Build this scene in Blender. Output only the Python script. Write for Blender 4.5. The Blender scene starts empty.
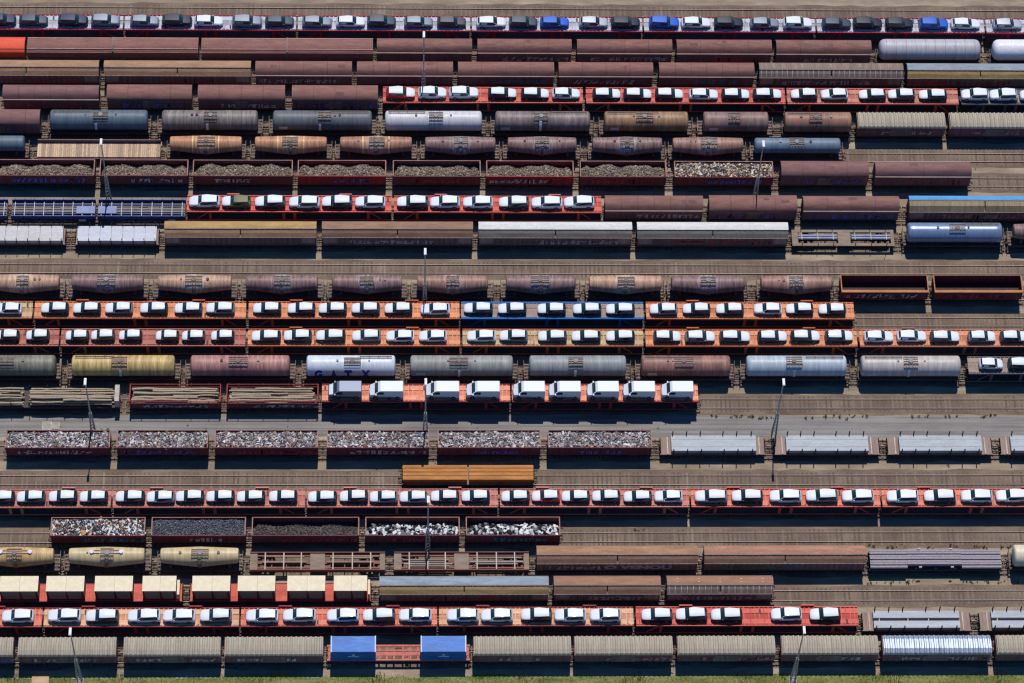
# Railway freight yard seen from the air
# metres; X along the tracks, Y across them (away from the camera), Z up
TRACKS = {
  'A0': (60.06, None),
  'A': (55.56, 'top row'),
  'B': (51.05, 'second row from the top'),
  'C': (46.65, 'third row from the top'),
  'D': (42.00, 'fourth row from the top'),
  'E': (37.32, 'fifth row from the top'),
  'F': (32.74, 'sixth row from the top'),
  'G': (28.22, 'rubble row, seventh from the top'),
  'H': (21.98, 'eighth row from the top'),
  'I': (17.25, 'row just above the bare track'),
  'J': (12.45, None),
  'K': (7.95, 'rusty tank row below the bare track'),
  'L': (3.34, 'car row below the rusty tanks'),
  'M': (-1.32, 'car row above the grey tanks'),
  'N': (-5.93, 'tank row above the vans'),
  'O': (-10.61, 'log and van row'),
  'P': (-18.33, 'scrap row along the grey road'),
  'Q': (-23.16, 'bare track below the scrap row'),
  'R': (-27.73, 'sixth row from the bottom'),
  'S': (-32.34, 'fifth row from the bottom'),
  'T': (-36.84, 'fourth row from the bottom'),
  'U': (-41.55, 'third row from the bottom'),
  'V': (-46.24, 'second row from the bottom'),
  'W': (-50.80, 'bottom row'),
}
ITEMS = [
 ('A', 'carrier', -84.32, -58.41, {'deck': 'pale', 'side': 'crimson', 'look': 'car carrier with pale deck and crimson edges'}),
 ('A', 'carrier', -58.11, -32.11, {'deck': 'pale', 'side': 'crimson', 'look': 'car carrier with pale deck and crimson edges'}),
 ('A', 'carrier', -31.81, -5.57, {'deck': 'pale', 'side': 'crimson', 'look': 'car carrier with pale deck and crimson edges'}),
 ('A', 'carrier', -5.26, 20.76, {'deck': 'pale', 'side': 'crimson', 'look': 'car carrier with pale deck and crimson edges'}),
 ('A', 'carrier', 21.07, 47.34, {'deck': 'pale', 'side': 'crimson', 'look': 'car carrier with pale deck and crimson edges'}),
 ('A', 'carrier', 47.65, 73.40, {'deck': 'pale', 'side': 'crimson', 'look': 'car carrier with pale deck and crimson edges'}),
 ('A', 'carrier', 73.71, 100.48, {'deck': 'pale', 'side': 'crimson', 'look': 'car carrier with pale deck and crimson edges'}),
 ('A', 'car', -79.10, -74.56, {'col': 'navy', 'f': 1, 'v': 'suv'}),
 ('A', 'car', -74.11, -69.72, {'col': 'slate', 'f': 1, 'v': 'hatch'}),
 ('A', 'car', -68.21, -63.66, {'col': 'navy', 'f': 1, 'v': 'suv'}),
 ('A', 'car', -63.21, -58.82, {'col': 'steel', 'f': 1, 'v': 'suv'}),
 ('A', 'car', -57.30, -52.90, {'col': 'steel', 'f': 1, 'v': 'hatch'}),
 ('A', 'car', -52.45, -47.90, {'col': 'black', 'f': 1, 'v': 'suv'}),
 ('A', 'car', -47.59, -43.19, {'col': 'white', 'f': 1, 'v': 'hatch'}),
 ('A', 'car', -41.82, -37.26, {'col': 'steel', 'f': 1, 'v': 'suv'}),
 ('A', 'car', -36.81, -32.40, {'col': 'slate', 'f': 1, 'v': 'hatch'}),
 ('A', 'car', -31.18, -26.62, {'col': 'steel', 'f': 1, 'v': 'hatch'}),
 ('A', 'car', -26.01, -21.59, {'col': 'white', 'f': 1, 'v': 'hatch'}),
 ('A', 'car', -21.29, -16.87, {'col': 'slate', 'f': 1, 'v': 'suv'}),
 ('A', 'car', -15.65, -11.23, {'col': 'steel', 'f': 1, 'v': 'hatch'}),
 ('A', 'car', -10.62, -6.19, {'col': 'bronze', 'f': 1, 'v': 'hatch'}),
 ('A', 'car', -4.66, -0.08, {'col': 'white', 'f': 1, 'v': 'hatch'}),
 ('A', 'car', 0.37, 4.73, {'col': 'slate', 'f': 1, 'v': 'suv'}),
 ('A', 'car', 5.11, 9.55, {'col': 'blue', 'f': 1, 'v': 'hatch'}),
 ('A', 'car', 11.08, 15.51, {'col': 'silver', 'f': 1, 'v': 'hatch'}),
 ('A', 'car', 15.97, 20.41, {'col': 'black', 'f': 1, 'v': 'suv'}),
 ('A', 'car', 21.79, 26.39, {'col': 'blue', 'f': 1, 'v': 'suv'}),
 ('A', 'car', 26.70, 31.30, {'col': 'white', 'f': 1, 'v': 'hatch'}),
 ('A', 'car', 31.76, 36.21, {'col': 'black', 'f': 1, 'v': 'suv'}),
 ('A', 'car', 37.28, 41.74, {'col': 'steel', 'f': 1, 'v': 'hatch'}),
 ('A', 'car', 42.35, 46.81, {'col': 'white', 'f': 1, 'v': 'suv'}),
 ('A', 'car', 48.34, 52.80, {'col': 'slate', 'f': 1, 'v': 'hatch'}),
 ('A', 'car', 53.11, 57.58, {'col': 'black', 'f': 1, 'v': 'suv'}),
 ('A', 'car', 58.04, 62.35, {'col': 'black', 'f': 1, 'v': 'suv'}),
 ('A', 'car', 63.27, 67.74, {'col': 'blue', 'f': 1, 'v': 'suv'}),
 ('A', 'car', 68.20, 72.68, {'col': 'white', 'f': 1, 'v': 'hatch'}),
 ('A', 'car', 74.68, 79.16, {'col': 'silver', 'f': 1, 'v': 'hatch'}),
 ('B', 'hood', -87.24, -72.95, {'roof': 'orangered', 'look': 'covered wagon with bright orange red hood'}),
 ('B', 'hood', -72.57, -46.77, {'roof': 'rosebrown', 'look': 'long wagon with two reddish brown hoods', 'j': 1}),
 ('B', 'hood', -46.32, -20.35, {'roof': 'rosebrown', 'look': 'long wagon with two reddish brown hoods', 'j': 1}),
 ('B', 'slide', -19.74, -5.32, {'roof': 'rosebrown2', 'look': 'brown roofed sliding wall wagon'}),
 ('B', 'slide', -4.49, 9.81, {'roof': 'rosebrown2', 'look': 'brown roofed sliding wall wagon'}),
 ('B', 'slide', 10.64, 25.12, {'roof': 'rosebrown2', 'look': 'brown roofed sliding wall wagon'}),
 ('B', 'slide', 25.81, 40.31, {'roof': 'rosebrown2', 'look': 'brown roofed sliding wall wagon'}),
 ('B', 'slide', 41.00, 55.53, {'roof': 'rosebrown2', 'look': 'brown roofed sliding wall wagon'}),
 ('B', 'gas', 56.79, 72.38, {'col': 'lavender', 'r': 1.6, 'look': 'pale lavender gas tank wagon with ribbed jacket'}),
 ('B', 'gas', 74.23, 89.77, {'col': 'whitet', 'r': 1.6, 'look': 'white gas tank wagon at right edge', 'plain': 1}),
 ('C', 'long', -83.25, -61.53, {'roof': 'tan', 'band': 'tan', 'look': 'long tan roofed wagon'}),
 ('C', 'long', -60.78, -38.70, {'roof': 'tan', 'band': 'tan', 'look': 'long tan roofed wagon with ribbed sides'}),
 ('C', 'slide', -38.02, -23.48, {'roof': 'rosebrown', 'look': 'brown roofed sliding wall wagon'}),
 ('C', 'slide', -22.73, -8.24, {'roof': 'rosebrown', 'look': 'brown roofed sliding wall wagon'}),
 ('C', 'slide', -7.48, 7.04, {'roof': 'rosebrown', 'look': 'brown roofed sliding wall wagon'}),
 ('C', 'slide', 7.72, 22.04, {'roof': 'rosebrown', 'look': 'brown roofed sliding wall wagon'}),
 ('C', 'slide', 22.95, 37.38, {'roof': 'rosebrown', 'look': 'brown roofed sliding wall wagon'}),
 ('C', 'long', 38.14, 60.07, {'roof': 'greybrown', 'band': 'greybrown', 'look': 'long grey brown wagon with ribbed arches', 'ribs': 1}),
 ('C', 'long', 60.68, 82.98, {'roof': 'bluegrey', 'band': 'ochre', 'look': 'long blue grey roofed wagon with yellow band'}),
 ('D', 'slide', -75.60, -61.29, {'roof': 'mauvebrown', 'look': 'mauve brown roofed sliding wall wagon'}),
 ('D', 'plain', -60.10, -47.40, {'roof': 'rosebrown', 'look': 'smooth brown roofed wagon'}),
 ('D', 'plain', -46.50, -33.48, {'roof': 'rosebrown', 'look': 'smooth brown roofed wagon'}),
 ('D', 'plain', -32.43, -19.54, {'roof': 'rosebrown', 'look': 'smooth brown roofed wagon'}),
 ('D', 'carrier', -18.79, 11.33, {'deck': 'red', 'side': 'red', 'look': 'red car carrier'}),
 ('D', 'carrier', 11.78, 41.88, {'deck': 'red', 'side': 'red', 'look': 'red car carrier'}),
 ('D', 'carrier', 42.18, 68.14, {'deck': 'brick', 'side': 'red', 'look': 'faded red car carrier'}),
 ('D', 'carrier', 68.59, 83.66, {'deck': 'darkgrey', 'side': 'darkgrey', 'look': 'dark grey car carrier'}),
 ('D', 'car', -18.33, -13.98, {'col': 'redpaint', 'f': 1, 'v': 'suv', 'film': True}),
 ('D', 'car', -13.53, -9.25, {'col': 'white', 'f': 1, 'v': 'suv'}),
 ('D', 'car', -8.87, -4.44, {'col': 'white', 'f': 1, 'v': 'suv'}),
 ('D', 'car', -3.01, 1.28, {'col': 'black', 'f': 1, 'v': 'hatch', 'film': True}),
 ('D', 'car', 1.96, 6.17, {'col': 'black', 'f': 1, 'v': 'hatch', 'film': True}),
 ('D', 'car', 6.63, 10.84, {'col': 'white', 'f': 1, 'v': 'hatch'}),
 ('D', 'car', 12.73, 16.95, {'col': 'black', 'f': 1, 'v': 'hatch', 'film': True}),
 ('D', 'car', 17.40, 21.63, {'col': 'black', 'f': 1, 'v': 'hatch', 'film': True}),
 ('D', 'car', 22.16, 26.38, {'col': 'black', 'f': 1, 'v': 'hatch', 'film': True}),
 ('D', 'car', 27.29, 31.67, {'col': 'white', 'f': 1, 'v': 'hatch'}),
 ('D', 'car', 32.20, 36.43, {'col': 'black', 'f': 1, 'v': 'hatch', 'film': True}),
 ('D', 'car', 36.96, 41.28, {'col': 'black', 'f': 1, 'v': 'hatch', 'film': True}),
 ('D', 'car', 42.71, 46.73, {'col': 'slate', 'f': -1, 'v': 'hatch', 'film': True}),
 ('D', 'car', 47.26, 51.35, {'col': 'white', 'f': -1, 'v': 'hatch'}),
 ('D', 'car', 53.01, 57.11, {'col': 'black', 'f': -1, 'v': 'hatch', 'film': True}),
 ('D', 'car', 57.41, 61.51, {'col': 'slate', 'f': -1, 'v': 'hatch', 'film': True}),
 ('D', 'car', 62.11, 66.36, {'col': 'black', 'f': -1, 'v': 'hatch', 'film': True}),
 ('D', 'car', 68.57, 72.67, {'col': 'white', 'f': -1, 'v': 'suv'}),
 ('D', 'car', 72.90, 77.00, {'col': 'white', 'f': -1, 'v': 'suv'}),
 ('D', 'car', 77.46, 81.72, {'col': 'white', 'f': -1, 'v': 'suv'}),
 ('E', 'plain', -82.39, -69.80, {'roof': 'mauvebrown', 'look': 'brown roofed wagon at left edge'}),
 ('E', 'tank', -68.39, -53.82, {'col': 'slatet', 'look': 'slate blue tank wagon with white ladder', 'lad': 1}),
 ('E', 'tank', -51.74, -37.44, {'col': 'greyt', 'look': 'grey brown tank wagon with white ladder', 'lad': 1}),
 ('E', 'tank', -35.20, -20.41, {'col': 'darkgreyt', 'look': 'dark grey tank wagon with white ladder', 'lad': 1}),
 ('E', 'tank', -18.47, -3.95, {'col': 'silvert', 'look': 'bright silver tank wagon'}),
 ('E', 'tank', -2.00, 12.25, {'col': 'browngreyt', 'look': 'streaky brown grey tank wagon', 'lad': 2}),
 ('E', 'tank', 14.35, 26.98, {'col': 'ochret', 'look': 'ochre brown tank wagon'}),
 ('E', 'tank', 29.24, 39.03, {'col': 'brownt', 'look': 'short dark brown tank wagon'}),
 ('E', 'tank', 41.44, 51.55, {'col': 'rustt', 'look': 'short rust brown tank wagon'}),
 ('E', 'ribbed', 52.53, 65.67, {'roof': 'taupe', 'look': 'taupe ribbed roof wagon'}),
 ('E', 'ribbed', 66.42, 80.04, {'roof': 'taupe', 'look': 'taupe ribbed roof wagon at right edge'}),
 ('F', 'tank', -82.88, -71.81, {'col': 'slatet', 'r': 1.15, 'zc': 2.95, 'look': 'blue grey tank wagon at left edge'}),
 ('F', 'plank', -70.11, -51.87, {'look': 'flat wagon with weathered plank deck'}),
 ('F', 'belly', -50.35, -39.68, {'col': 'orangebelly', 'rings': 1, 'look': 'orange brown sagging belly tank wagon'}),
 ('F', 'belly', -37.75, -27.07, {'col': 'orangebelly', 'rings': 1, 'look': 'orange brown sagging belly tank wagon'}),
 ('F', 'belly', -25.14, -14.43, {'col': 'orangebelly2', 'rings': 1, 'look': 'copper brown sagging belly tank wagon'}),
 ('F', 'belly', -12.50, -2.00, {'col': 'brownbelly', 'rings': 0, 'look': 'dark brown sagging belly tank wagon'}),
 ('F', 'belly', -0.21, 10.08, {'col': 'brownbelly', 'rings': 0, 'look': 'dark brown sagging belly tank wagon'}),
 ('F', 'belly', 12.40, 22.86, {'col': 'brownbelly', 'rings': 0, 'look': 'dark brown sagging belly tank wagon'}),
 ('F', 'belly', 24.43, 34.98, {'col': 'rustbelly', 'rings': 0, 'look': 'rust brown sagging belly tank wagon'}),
 ('F', 'tank', 36.66, 49.56, {'col': 'slateblue', 'r': 1.15, 'zc': 2.95, 'look': 'pale blue tank wagon with central platform'}),
 ('G', 'open', -75.89, -61.27, {'load': 'rubble', 'side': 'maroon', 'look': 'maroon open wagon heaped with rubble'}),
 ('G', 'open', -60.47, -47.51, {'load': 'rubble', 'side': 'maroon', 'look': 'maroon open wagon heaped with rubble'}),
 ('G', 'open', -46.77, -32.10, {'load': 'rubble', 'side': 'maroon', 'look': 'maroon open wagon heaped with rubble'}),
 ('G', 'open', -31.29, -18.28, {'load': 'rubble', 'side': 'maroon2', 'look': 'dark red open wagon heaped with rubble'}),
 ('G', 'open', -17.24, -4.29, {'load': 'rubble', 'side': 'maroon', 'look': 'maroon open wagon heaped with rubble'}),
 ('G', 'open', -3.40, 9.51, {'load': 'rubble', 'side': 'maroon2', 'look': 'dark red open wagon heaped with rubble'}),
 ('G', 'open', 10.48, 23.26, {'load': 'rubble', 'side': 'maroon', 'look': 'maroon open wagon heaped with rubble'}),
 ('G', 'open', 24.53, 39.20, {'load': 'scrapmix', 'side': 'maroon', 'look': 'maroon open wagon full of colourful scrap'}),
 ('G', 'plain', 40.34, 53.39, {'roof': 'mauvebrown', 'look': 'mauve brown roofed wagon'}),
 ('G', 'slide', 54.36, 68.71, {'roof': 'mauvebrown', 'look': 'mauve brown sliding wall wagon'}),
 ('H', 'bluefl', -85.87, -73.81, {'look': 'empty blue stake wagon with pale planks'}),
 ('H', 'bluefl', -73.23, -60.94, {'look': 'empty blue stake wagon with pale planks'}),
 ('H', 'bluefl', -60.57, -47.74, {'look': 'empty blue stake wagon with pale planks'}),
 ('H', 'carrier', -47.44, -17.45, {'deck': 'scarlet', 'side': 'scarlet', 'look': 'scarlet car carrier'}),
 ('H', 'carrier', -17.08, 13.48, {'deck': 'scarlet', 'side': 'scarlet', 'look': 'scarlet car carrier'}),
 ('H', 'car', -47.10, -42.57, {'col': 'white', 'f': -1, 'v': 'suv'}),
 ('H', 'car', -42.28, -38.04, {'col': 'olive', 'f': -1, 'v': 'suv', 'film': 'hood'}),
 ('H', 'car', -37.45, -32.98, {'col': 'slate', 'f': -1, 'v': 'suv', 'film': True}),
 ('H', 'car', -32.47, -27.93, {'col': 'white', 'f': -1, 'v': 'suv'}),
 ('H', 'car', -27.64, -23.17, {'col': 'slate', 'f': -1, 'v': 'suv', 'film': True}),
 ('H', 'car', -22.80, -18.32, {'col': 'white', 'f': -1, 'v': 'suv'}),
 ('H', 'car', -16.64, -12.01, {'col': 'slate', 'f': -1, 'v': 'suv', 'film': True}),
 ('H', 'car', -11.79, -7.38, {'col': 'white', 'f': -1, 'v': 'suv'}),
 ('H', 'car', -6.94, -2.53, {'col': 'white', 'f': -1, 'v': 'suv'}),
 ('H', 'car', -1.65, 2.77, {'col': 'slate', 'f': -1, 'v': 'suv', 'film': True}),
 ('H', 'car', 3.13, 7.70, {'col': 'white', 'f': -1, 'v': 'suv'}),
 ('H', 'car', 7.92, 12.41, {'col': 'white', 'f': -1, 'v': 'suv'}),
 ('H', 'slide', 13.96, 28.42, {'roof': 'rosebrown', 'look': 'brown roofed sliding wall wagon'}),
 ('H', 'plain', 29.31, 42.32, {'roof': 'rosebrown', 'look': 'smooth brown roofed wagon'}),
 ('H', 'slide', 43.21, 57.44, {'roof': 'rosebrown', 'look': 'brown roofed wagon with blue graffiti', 'gr': 'blue'}),
 ('H', 'long', 58.92, 81.35, {'roof': 'skyblue', 'band': 'khaki', 'look': 'long wagon with bright blue roof', 'gr': 'pink', 'wide': 1}),
 ('I', 'sheet', -77.43, -65.00, {'col': 'sheetwhite', 'look': 'stake wagon loaded with white sheets'}),
 ('I', 'sheet', -63.62, -51.39, {'col': 'sheetsilver', 'look': 'stake wagon loaded with silver sheets'}),
 ('I', 'long', -50.49, -28.37, {'roof': 'ochreroof', 'band': 'tan', 'look': 'long ochre roofed wagon', 'nog': 1}),
 ('I', 'long', -27.57, -5.52, {'roof': 'tanbrown', 'band': 'tanbrown', 'look': 'long brown roofed wagon with pale panels', 'pan': 1}),
 ('I', 'long', -4.72, 17.77, {'roof': 'whiteroof', 'band': 'grey', 'look': 'long white roofed wagon'}),
 ('I', 'long', 18.50, 40.69, {'roof': 'whiteroof', 'band': 'grey', 'look': 'long white roofed wagon'}),
 ('I', 'cradle', 41.51, 56.61, {'look': 'empty cradle wagon with grey tubes'}),
 ('I', 'tank', 58.33, 72.31, {'col': 'bluesilver', 'look': 'glossy blue silver tank wagon', 'r': 1.45}),
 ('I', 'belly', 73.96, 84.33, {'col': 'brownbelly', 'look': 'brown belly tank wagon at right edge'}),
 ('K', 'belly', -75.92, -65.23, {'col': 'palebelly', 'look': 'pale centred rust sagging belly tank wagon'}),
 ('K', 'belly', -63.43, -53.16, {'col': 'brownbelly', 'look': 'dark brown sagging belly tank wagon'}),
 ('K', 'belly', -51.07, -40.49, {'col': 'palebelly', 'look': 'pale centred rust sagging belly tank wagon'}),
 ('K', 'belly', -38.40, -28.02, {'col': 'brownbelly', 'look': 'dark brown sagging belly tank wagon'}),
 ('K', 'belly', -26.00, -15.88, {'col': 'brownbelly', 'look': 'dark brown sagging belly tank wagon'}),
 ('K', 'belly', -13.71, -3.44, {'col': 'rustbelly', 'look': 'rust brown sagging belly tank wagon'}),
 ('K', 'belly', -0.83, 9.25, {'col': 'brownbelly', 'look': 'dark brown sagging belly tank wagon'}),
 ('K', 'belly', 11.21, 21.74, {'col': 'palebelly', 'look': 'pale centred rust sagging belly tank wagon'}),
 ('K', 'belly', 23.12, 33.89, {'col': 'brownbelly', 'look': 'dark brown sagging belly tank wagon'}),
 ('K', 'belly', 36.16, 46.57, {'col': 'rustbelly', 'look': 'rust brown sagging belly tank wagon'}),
 ('K', 'open', 47.88, 60.58, {'side': 'maroon', 'rim': 'rustrim', 'look': 'empty maroon open wagon with orange rim'}),
 ('K', 'open', 61.46, 74.34, {'side': 'maroon', 'rim': 'rustrim', 'look': 'empty maroon open wagon with orange rim'}),
 ('L', 'carrier', -87.73, -68.83, {'deck': 'straw', 'side': 'rustorange', 'look': 'straw decked car carrier at left edge'}),
 ('L', 'carrier', -68.55, -38.28, {'deck': 'orange', 'side': 'rustorange', 'look': 'orange car carrier'}),
 ('L', 'carrier', -37.92, -7.60, {'deck': 'orange', 'side': 'rustorange', 'look': 'orange car carrier'}),
 ('L', 'carrier', -7.38, 18.96, {'deck': 'dun', 'side': 'royal', 'look': 'royal blue car carrier'}),
 ('L', 'carrier', 19.32, 49.46, {'deck': 'orange', 'side': 'rustorange', 'look': 'orange car carrier'}),
 ('L', 'car', -74.25, -70.26, {'col': 'white', 'f': -1, 'v': 'hatch'}),
 ('L', 'car', -67.55, -63.56, {'col': 'navy', 'f': -1, 'v': 'hatch', 'film': True}),
 ('L', 'car', -62.99, -58.99, {'col': 'black', 'f': -1, 'v': 'hatch', 'film': True}),
 ('L', 'car', -58.42, -54.42, {'col': 'steel', 'f': -1, 'v': 'hatch', 'film': True}),
 ('L', 'car', -53.42, -49.42, {'col': 'black', 'f': -1, 'v': 'hatch', 'film': True}),
 ('L', 'car', -48.49, -44.48, {'col': 'slate', 'f': -1, 'v': 'hatch', 'film': True}),
 ('L', 'car', -43.98, -39.83, {'col': 'steel', 'f': -1, 'v': 'hatch', 'film': True}),
 ('L', 'car', -37.25, -33.17, {'col': 'black', 'f': -1, 'v': 'hatch', 'film': True}),
 ('L', 'car', -32.31, -28.29, {'col': 'navy', 'f': -1, 'v': 'hatch', 'film': True}),
 ('L', 'car', -27.86, -23.77, {'col': 'black', 'f': -1, 'v': 'hatch', 'film': True}),
 ('L', 'car', -23.13, -19.03, {'col': 'slate', 'f': -1, 'v': 'hatch', 'film': True}),
 ('L', 'car', -18.39, -14.36, {'col': 'black', 'f': -1, 'v': 'hatch', 'film': True}),
 ('L', 'car', -13.22, -8.97, {'col': 'white', 'f': -1, 'v': 'hatch'}),
 ('L', 'car', -6.96, -2.79, {'col': 'navy', 'f': -1, 'v': 'hatch', 'film': True}),
 ('L', 'car', -2.07, 2.04, {'col': 'black', 'f': -1, 'v': 'hatch', 'film': True}),
 ('L', 'car', 3.62, 7.73, {'col': 'black', 'f': -1, 'v': 'hatch', 'film': True}),
 ('L', 'car', 8.74, 12.85, {'col': 'navy', 'f': -1, 'v': 'hatch', 'film': True}),
 ('L', 'car', 13.50, 17.69, {'col': 'slate', 'f': -1, 'v': 'hatch', 'film': True}),
 ('L', 'car', 19.81, 23.84, {'col': 'steel', 'f': -1, 'v': 'hatch', 'film': True}),
 ('L', 'car', 24.58, 28.59, {'col': 'black', 'f': -1, 'v': 'hatch', 'film': True}),
 ('L', 'car', 29.39, 33.44, {'col': 'slate', 'f': -1, 'v': 'hatch', 'film': True}),
 ('L', 'car', 34.89, 38.94, {'col': 'white', 'f': -1, 'v': 'hatch'}),
 ('L', 'car', 39.52, 43.50, {'col': 'black', 'f': -1, 'v': 'hatch', 'film': True}),
 ('L', 'car', 44.24, 48.21, {'col': 'black', 'f': -1, 'v': 'hatch', 'film': True}),
 ('M', 'carrier', -85.91, -64.78, {'deck': 'redbrown', 'side': 'redbrown', 'look': 'red brown car carrier at left edge'}),
 ('M', 'carrier', -64.49, -38.22, {'deck': 'redbrown', 'side': 'redbrown', 'look': 'red brown car carrier with small cars'}),
 ('M', 'carrier', -37.87, -7.56, {'deck': 'orange', 'side': 'rustorange', 'look': 'orange car carrier'}),
 ('M', 'carrier', -7.20, 18.70, {'deck': 'straw', 'side': 'rustorange', 'look': 'straw decked car carrier'}),
 ('M', 'carrier', 19.06, 49.54, {'deck': 'orange', 'side': 'rustorange', 'look': 'orange car carrier'}),
 ('M', 'carrier', 49.90, 81.83, {'deck': 'orange', 'side': 'redbrown', 'look': 'orange car carrier at right edge'}),
 ('M', 'car', -73.79, -70.31, {'col': 'black', 'f': -1, 'v': 'mini', 'film': True}),
 ('M', 'car', -69.39, -66.06, {'col': 'slate', 'f': -1, 'v': 'mini', 'film': True}),
 ('M', 'car', -63.79, -60.45, {'col': 'black', 'f': -1, 'v': 'mini', 'film': True}),
 ('M', 'car', -60.17, -56.76, {'col': 'slate', 'f': -1, 'v': 'mini', 'film': True}),
 ('M', 'car', -56.19, -52.92, {'col': 'black', 'f': -1, 'v': 'mini', 'film': True}),
 ('M', 'car', -50.98, -47.66, {'col': 'black', 'f': -1, 'v': 'mini', 'film': True}),
 ('M', 'car', -47.24, -43.96, {'col': 'slate', 'f': -1, 'v': 'mini', 'film': True}),
 ('M', 'car', -43.11, -39.78, {'col': 'black', 'f': -1, 'v': 'mini', 'film': True}),
 ('M', 'car', -37.34, -33.14, {'col': 'navy', 'f': -1, 'v': 'hatch', 'film': True}),
 ('M', 'car', -32.75, -28.72, {'col': 'slate', 'f': -1, 'v': 'hatch', 'film': True}),
 ('M', 'car', -28.15, -23.91, {'col': 'black', 'f': -1, 'v': 'hatch', 'film': True}),
 ('M', 'car', -23.01, -18.87, {'col': 'steel', 'f': -1, 'v': 'hatch', 'film': True}),
 ('M', 'car', -18.15, -14.08, {'col': 'white', 'f': -1, 'v': 'hatch'}),
 ('M', 'car', -13.44, -9.43, {'col': 'white', 'f': -1, 'v': 'hatch'}),
 ('M', 'car', -6.57, -2.42, {'col': 'white', 'f': -1, 'v': 'hatch'}),
 ('M', 'car', -1.92, 2.16, {'col': 'steel', 'f': -1, 'v': 'hatch', 'film': True}),
 ('M', 'car', 3.60, 7.75, {'col': 'slate', 'f': -1, 'v': 'hatch', 'film': True}),
 ('M', 'car', 8.40, 12.59, {'col': 'black', 'f': -1, 'v': 'hatch', 'film': True}),
 ('M', 'car', 13.35, 17.51, {'col': 'navy', 'f': -1, 'v': 'hatch', 'film': True}),
 ('M', 'car', 20.17, 24.06, {'col': 'slate', 'f': 1, 'v': 'hatch', 'film': True}),
 ('M', 'car', 24.69, 29.01, {'col': 'steel', 'f': 1, 'v': 'hatch', 'film': True}),
 ('M', 'car', 29.65, 34.04, {'col': 'slate', 'f': 1, 'v': 'hatch', 'film': True}),
 ('M', 'car', 35.14, 39.37, {'col': 'navy', 'f': 1, 'v': 'hatch', 'film': True}),
 ('M', 'car', 39.90, 44.12, {'col': 'black', 'f': 1, 'v': 'hatch', 'film': True}),
 ('M', 'car', 44.85, 48.88, {'col': 'slate', 'f': 1, 'v': 'hatch', 'film': True}),
 ('M', 'car', 50.47, 54.73, {'col': 'white', 'f': 1, 'v': 'hatch'}),
 ('M', 'car', 55.23, 59.49, {'col': 'white', 'f': 1, 'v': 'hatch'}),
 ('M', 'car', 60.00, 64.26, {'col': 'slate', 'f': 1, 'v': 'hatch', 'film': True}),
 ('M', 'car', 65.49, 69.48, {'col': 'steel', 'f': 1, 'v': 'hatch', 'film': True}),
 ('M', 'car', 70.12, 74.24, {'col': 'slate', 'f': 1, 'v': 'hatch', 'film': True}),
 ('N', 'tank', -79.20, -64.94, {'col': 'olivet', 'look': 'olive grey tank wagon at left edge'}),
 ('N', 'tank', -62.68, -48.10, {'col': 'yellowt', 'look': 'yellow tank wagon with brown stains', 'lad': 1}),
 ('N', 'tank', -45.90, -31.78, {'col': 'pinkt', 'look': 'pinkish rusty red tank wagon'}),
 ('N', 'tank', -29.44, -16.79, {'col': 'whiteblue', 'look': 'white tank wagon with big blue letters', 'txt': 'GATX'}),
 ('N', 'tank', -14.72, -0.04, {'col': 'grey2t', 'look': 'mid grey tank wagon', 'lad': 1}),
 ('N', 'tank', 2.24, 16.10, {'col': 'grey3t', 'look': 'grey tank wagon with white ladder', 'lad': 1}),
 ('N', 'tank', 18.24, 30.99, {'col': 'redbrownt', 'look': 'reddish brown tank wagon'}),
 ('N', 'tank', 33.28, 47.63, {'col': 'paleblue', 'look': 'pale blue grey tank wagon', 'lad': 1}),
 ('N', 'tank', 49.71, 64.02, {'col': 'palebeige', 'look': 'pale beige grey tank wagon', 'lad': 1}),
 ('N', 'carrier', 65.16, 82.03, {'deck': 'dun', 'side': 'darkgrey', 'look': 'dun decked car carrier at right edge'}),
 ('N', 'car', 66.64, 70.09, {'col': 'white', 'f': 1, 'v': 'mini'}),
 ('N', 'car', 70.81, 74.84, {'col': 'black', 'f': 1, 'v': 'hatch', 'film': True}),
 ('O', 'logs', -80.97, -56.10, {'look': 'open stake wagon with grey logs', 'stakes': 0}),
 ('O', 'logs', -54.26, -41.51, {'look': 'red framed wagon with long logs', 'stakes': 1}),
 ('O', 'logs', -40.59, -27.74, {'look': 'red framed wagon with mixed logs', 'stakes': 1}),
 ('O', 'carrier', -27.17, -0.55, {'deck': 'copper', 'side': 'brickdark', 'look': 'brick red van carrier'}),
 ('O', 'carrier', -0.27, 26.17, {'deck': 'copper', 'side': 'brickdark', 'look': 'brick red van carrier'}),
 ('O', 'van', -26.29, -21.50, {'col': 'greyvan', 'f': -1}),
 ('O', 'van', -20.51, -15.64, {'col': 'white', 'f': -1}),
 ('O', 'van', -12.60, -7.73, {'col': 'white', 'f': -1}),
 ('O', 'van', -6.81, -2.00, {'col': 'white', 'f': -1}),
 ('O', 'van', -0.19, 4.37, {'col': 'white', 'f': -1}),
 ('O', 'van', 4.93, 9.40, {'col': 'white', 'f': -1}),
 ('O', 'van', 10.32, 14.81, {'col': 'white', 'f': -1}),
 ('O', 'van', 15.42, 19.96, {'col': 'white', 'f': -1}),
 ('O', 'van', 20.90, 25.36, {'col': 'white', 'f': -1}),
 ('P', 'open', -71.13, -56.65, {'load': 'scrap', 'side': 'maroon', 'look': 'maroon open wagon full of pale scrap'}),
 ('P', 'open', -55.68, -42.98, {'load': 'scrap', 'side': 'maroon', 'look': 'maroon open wagon full of pale scrap'}),
 ('P', 'open', -42.01, -27.61, {'load': 'scrap', 'side': 'maroon', 'look': 'maroon open wagon full of pale scrap'}),
 ('P', 'open', -26.35, -12.05, {'load': 'scrap', 'side': 'maroon', 'look': 'maroon open wagon full of pale scrap'}),
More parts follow.
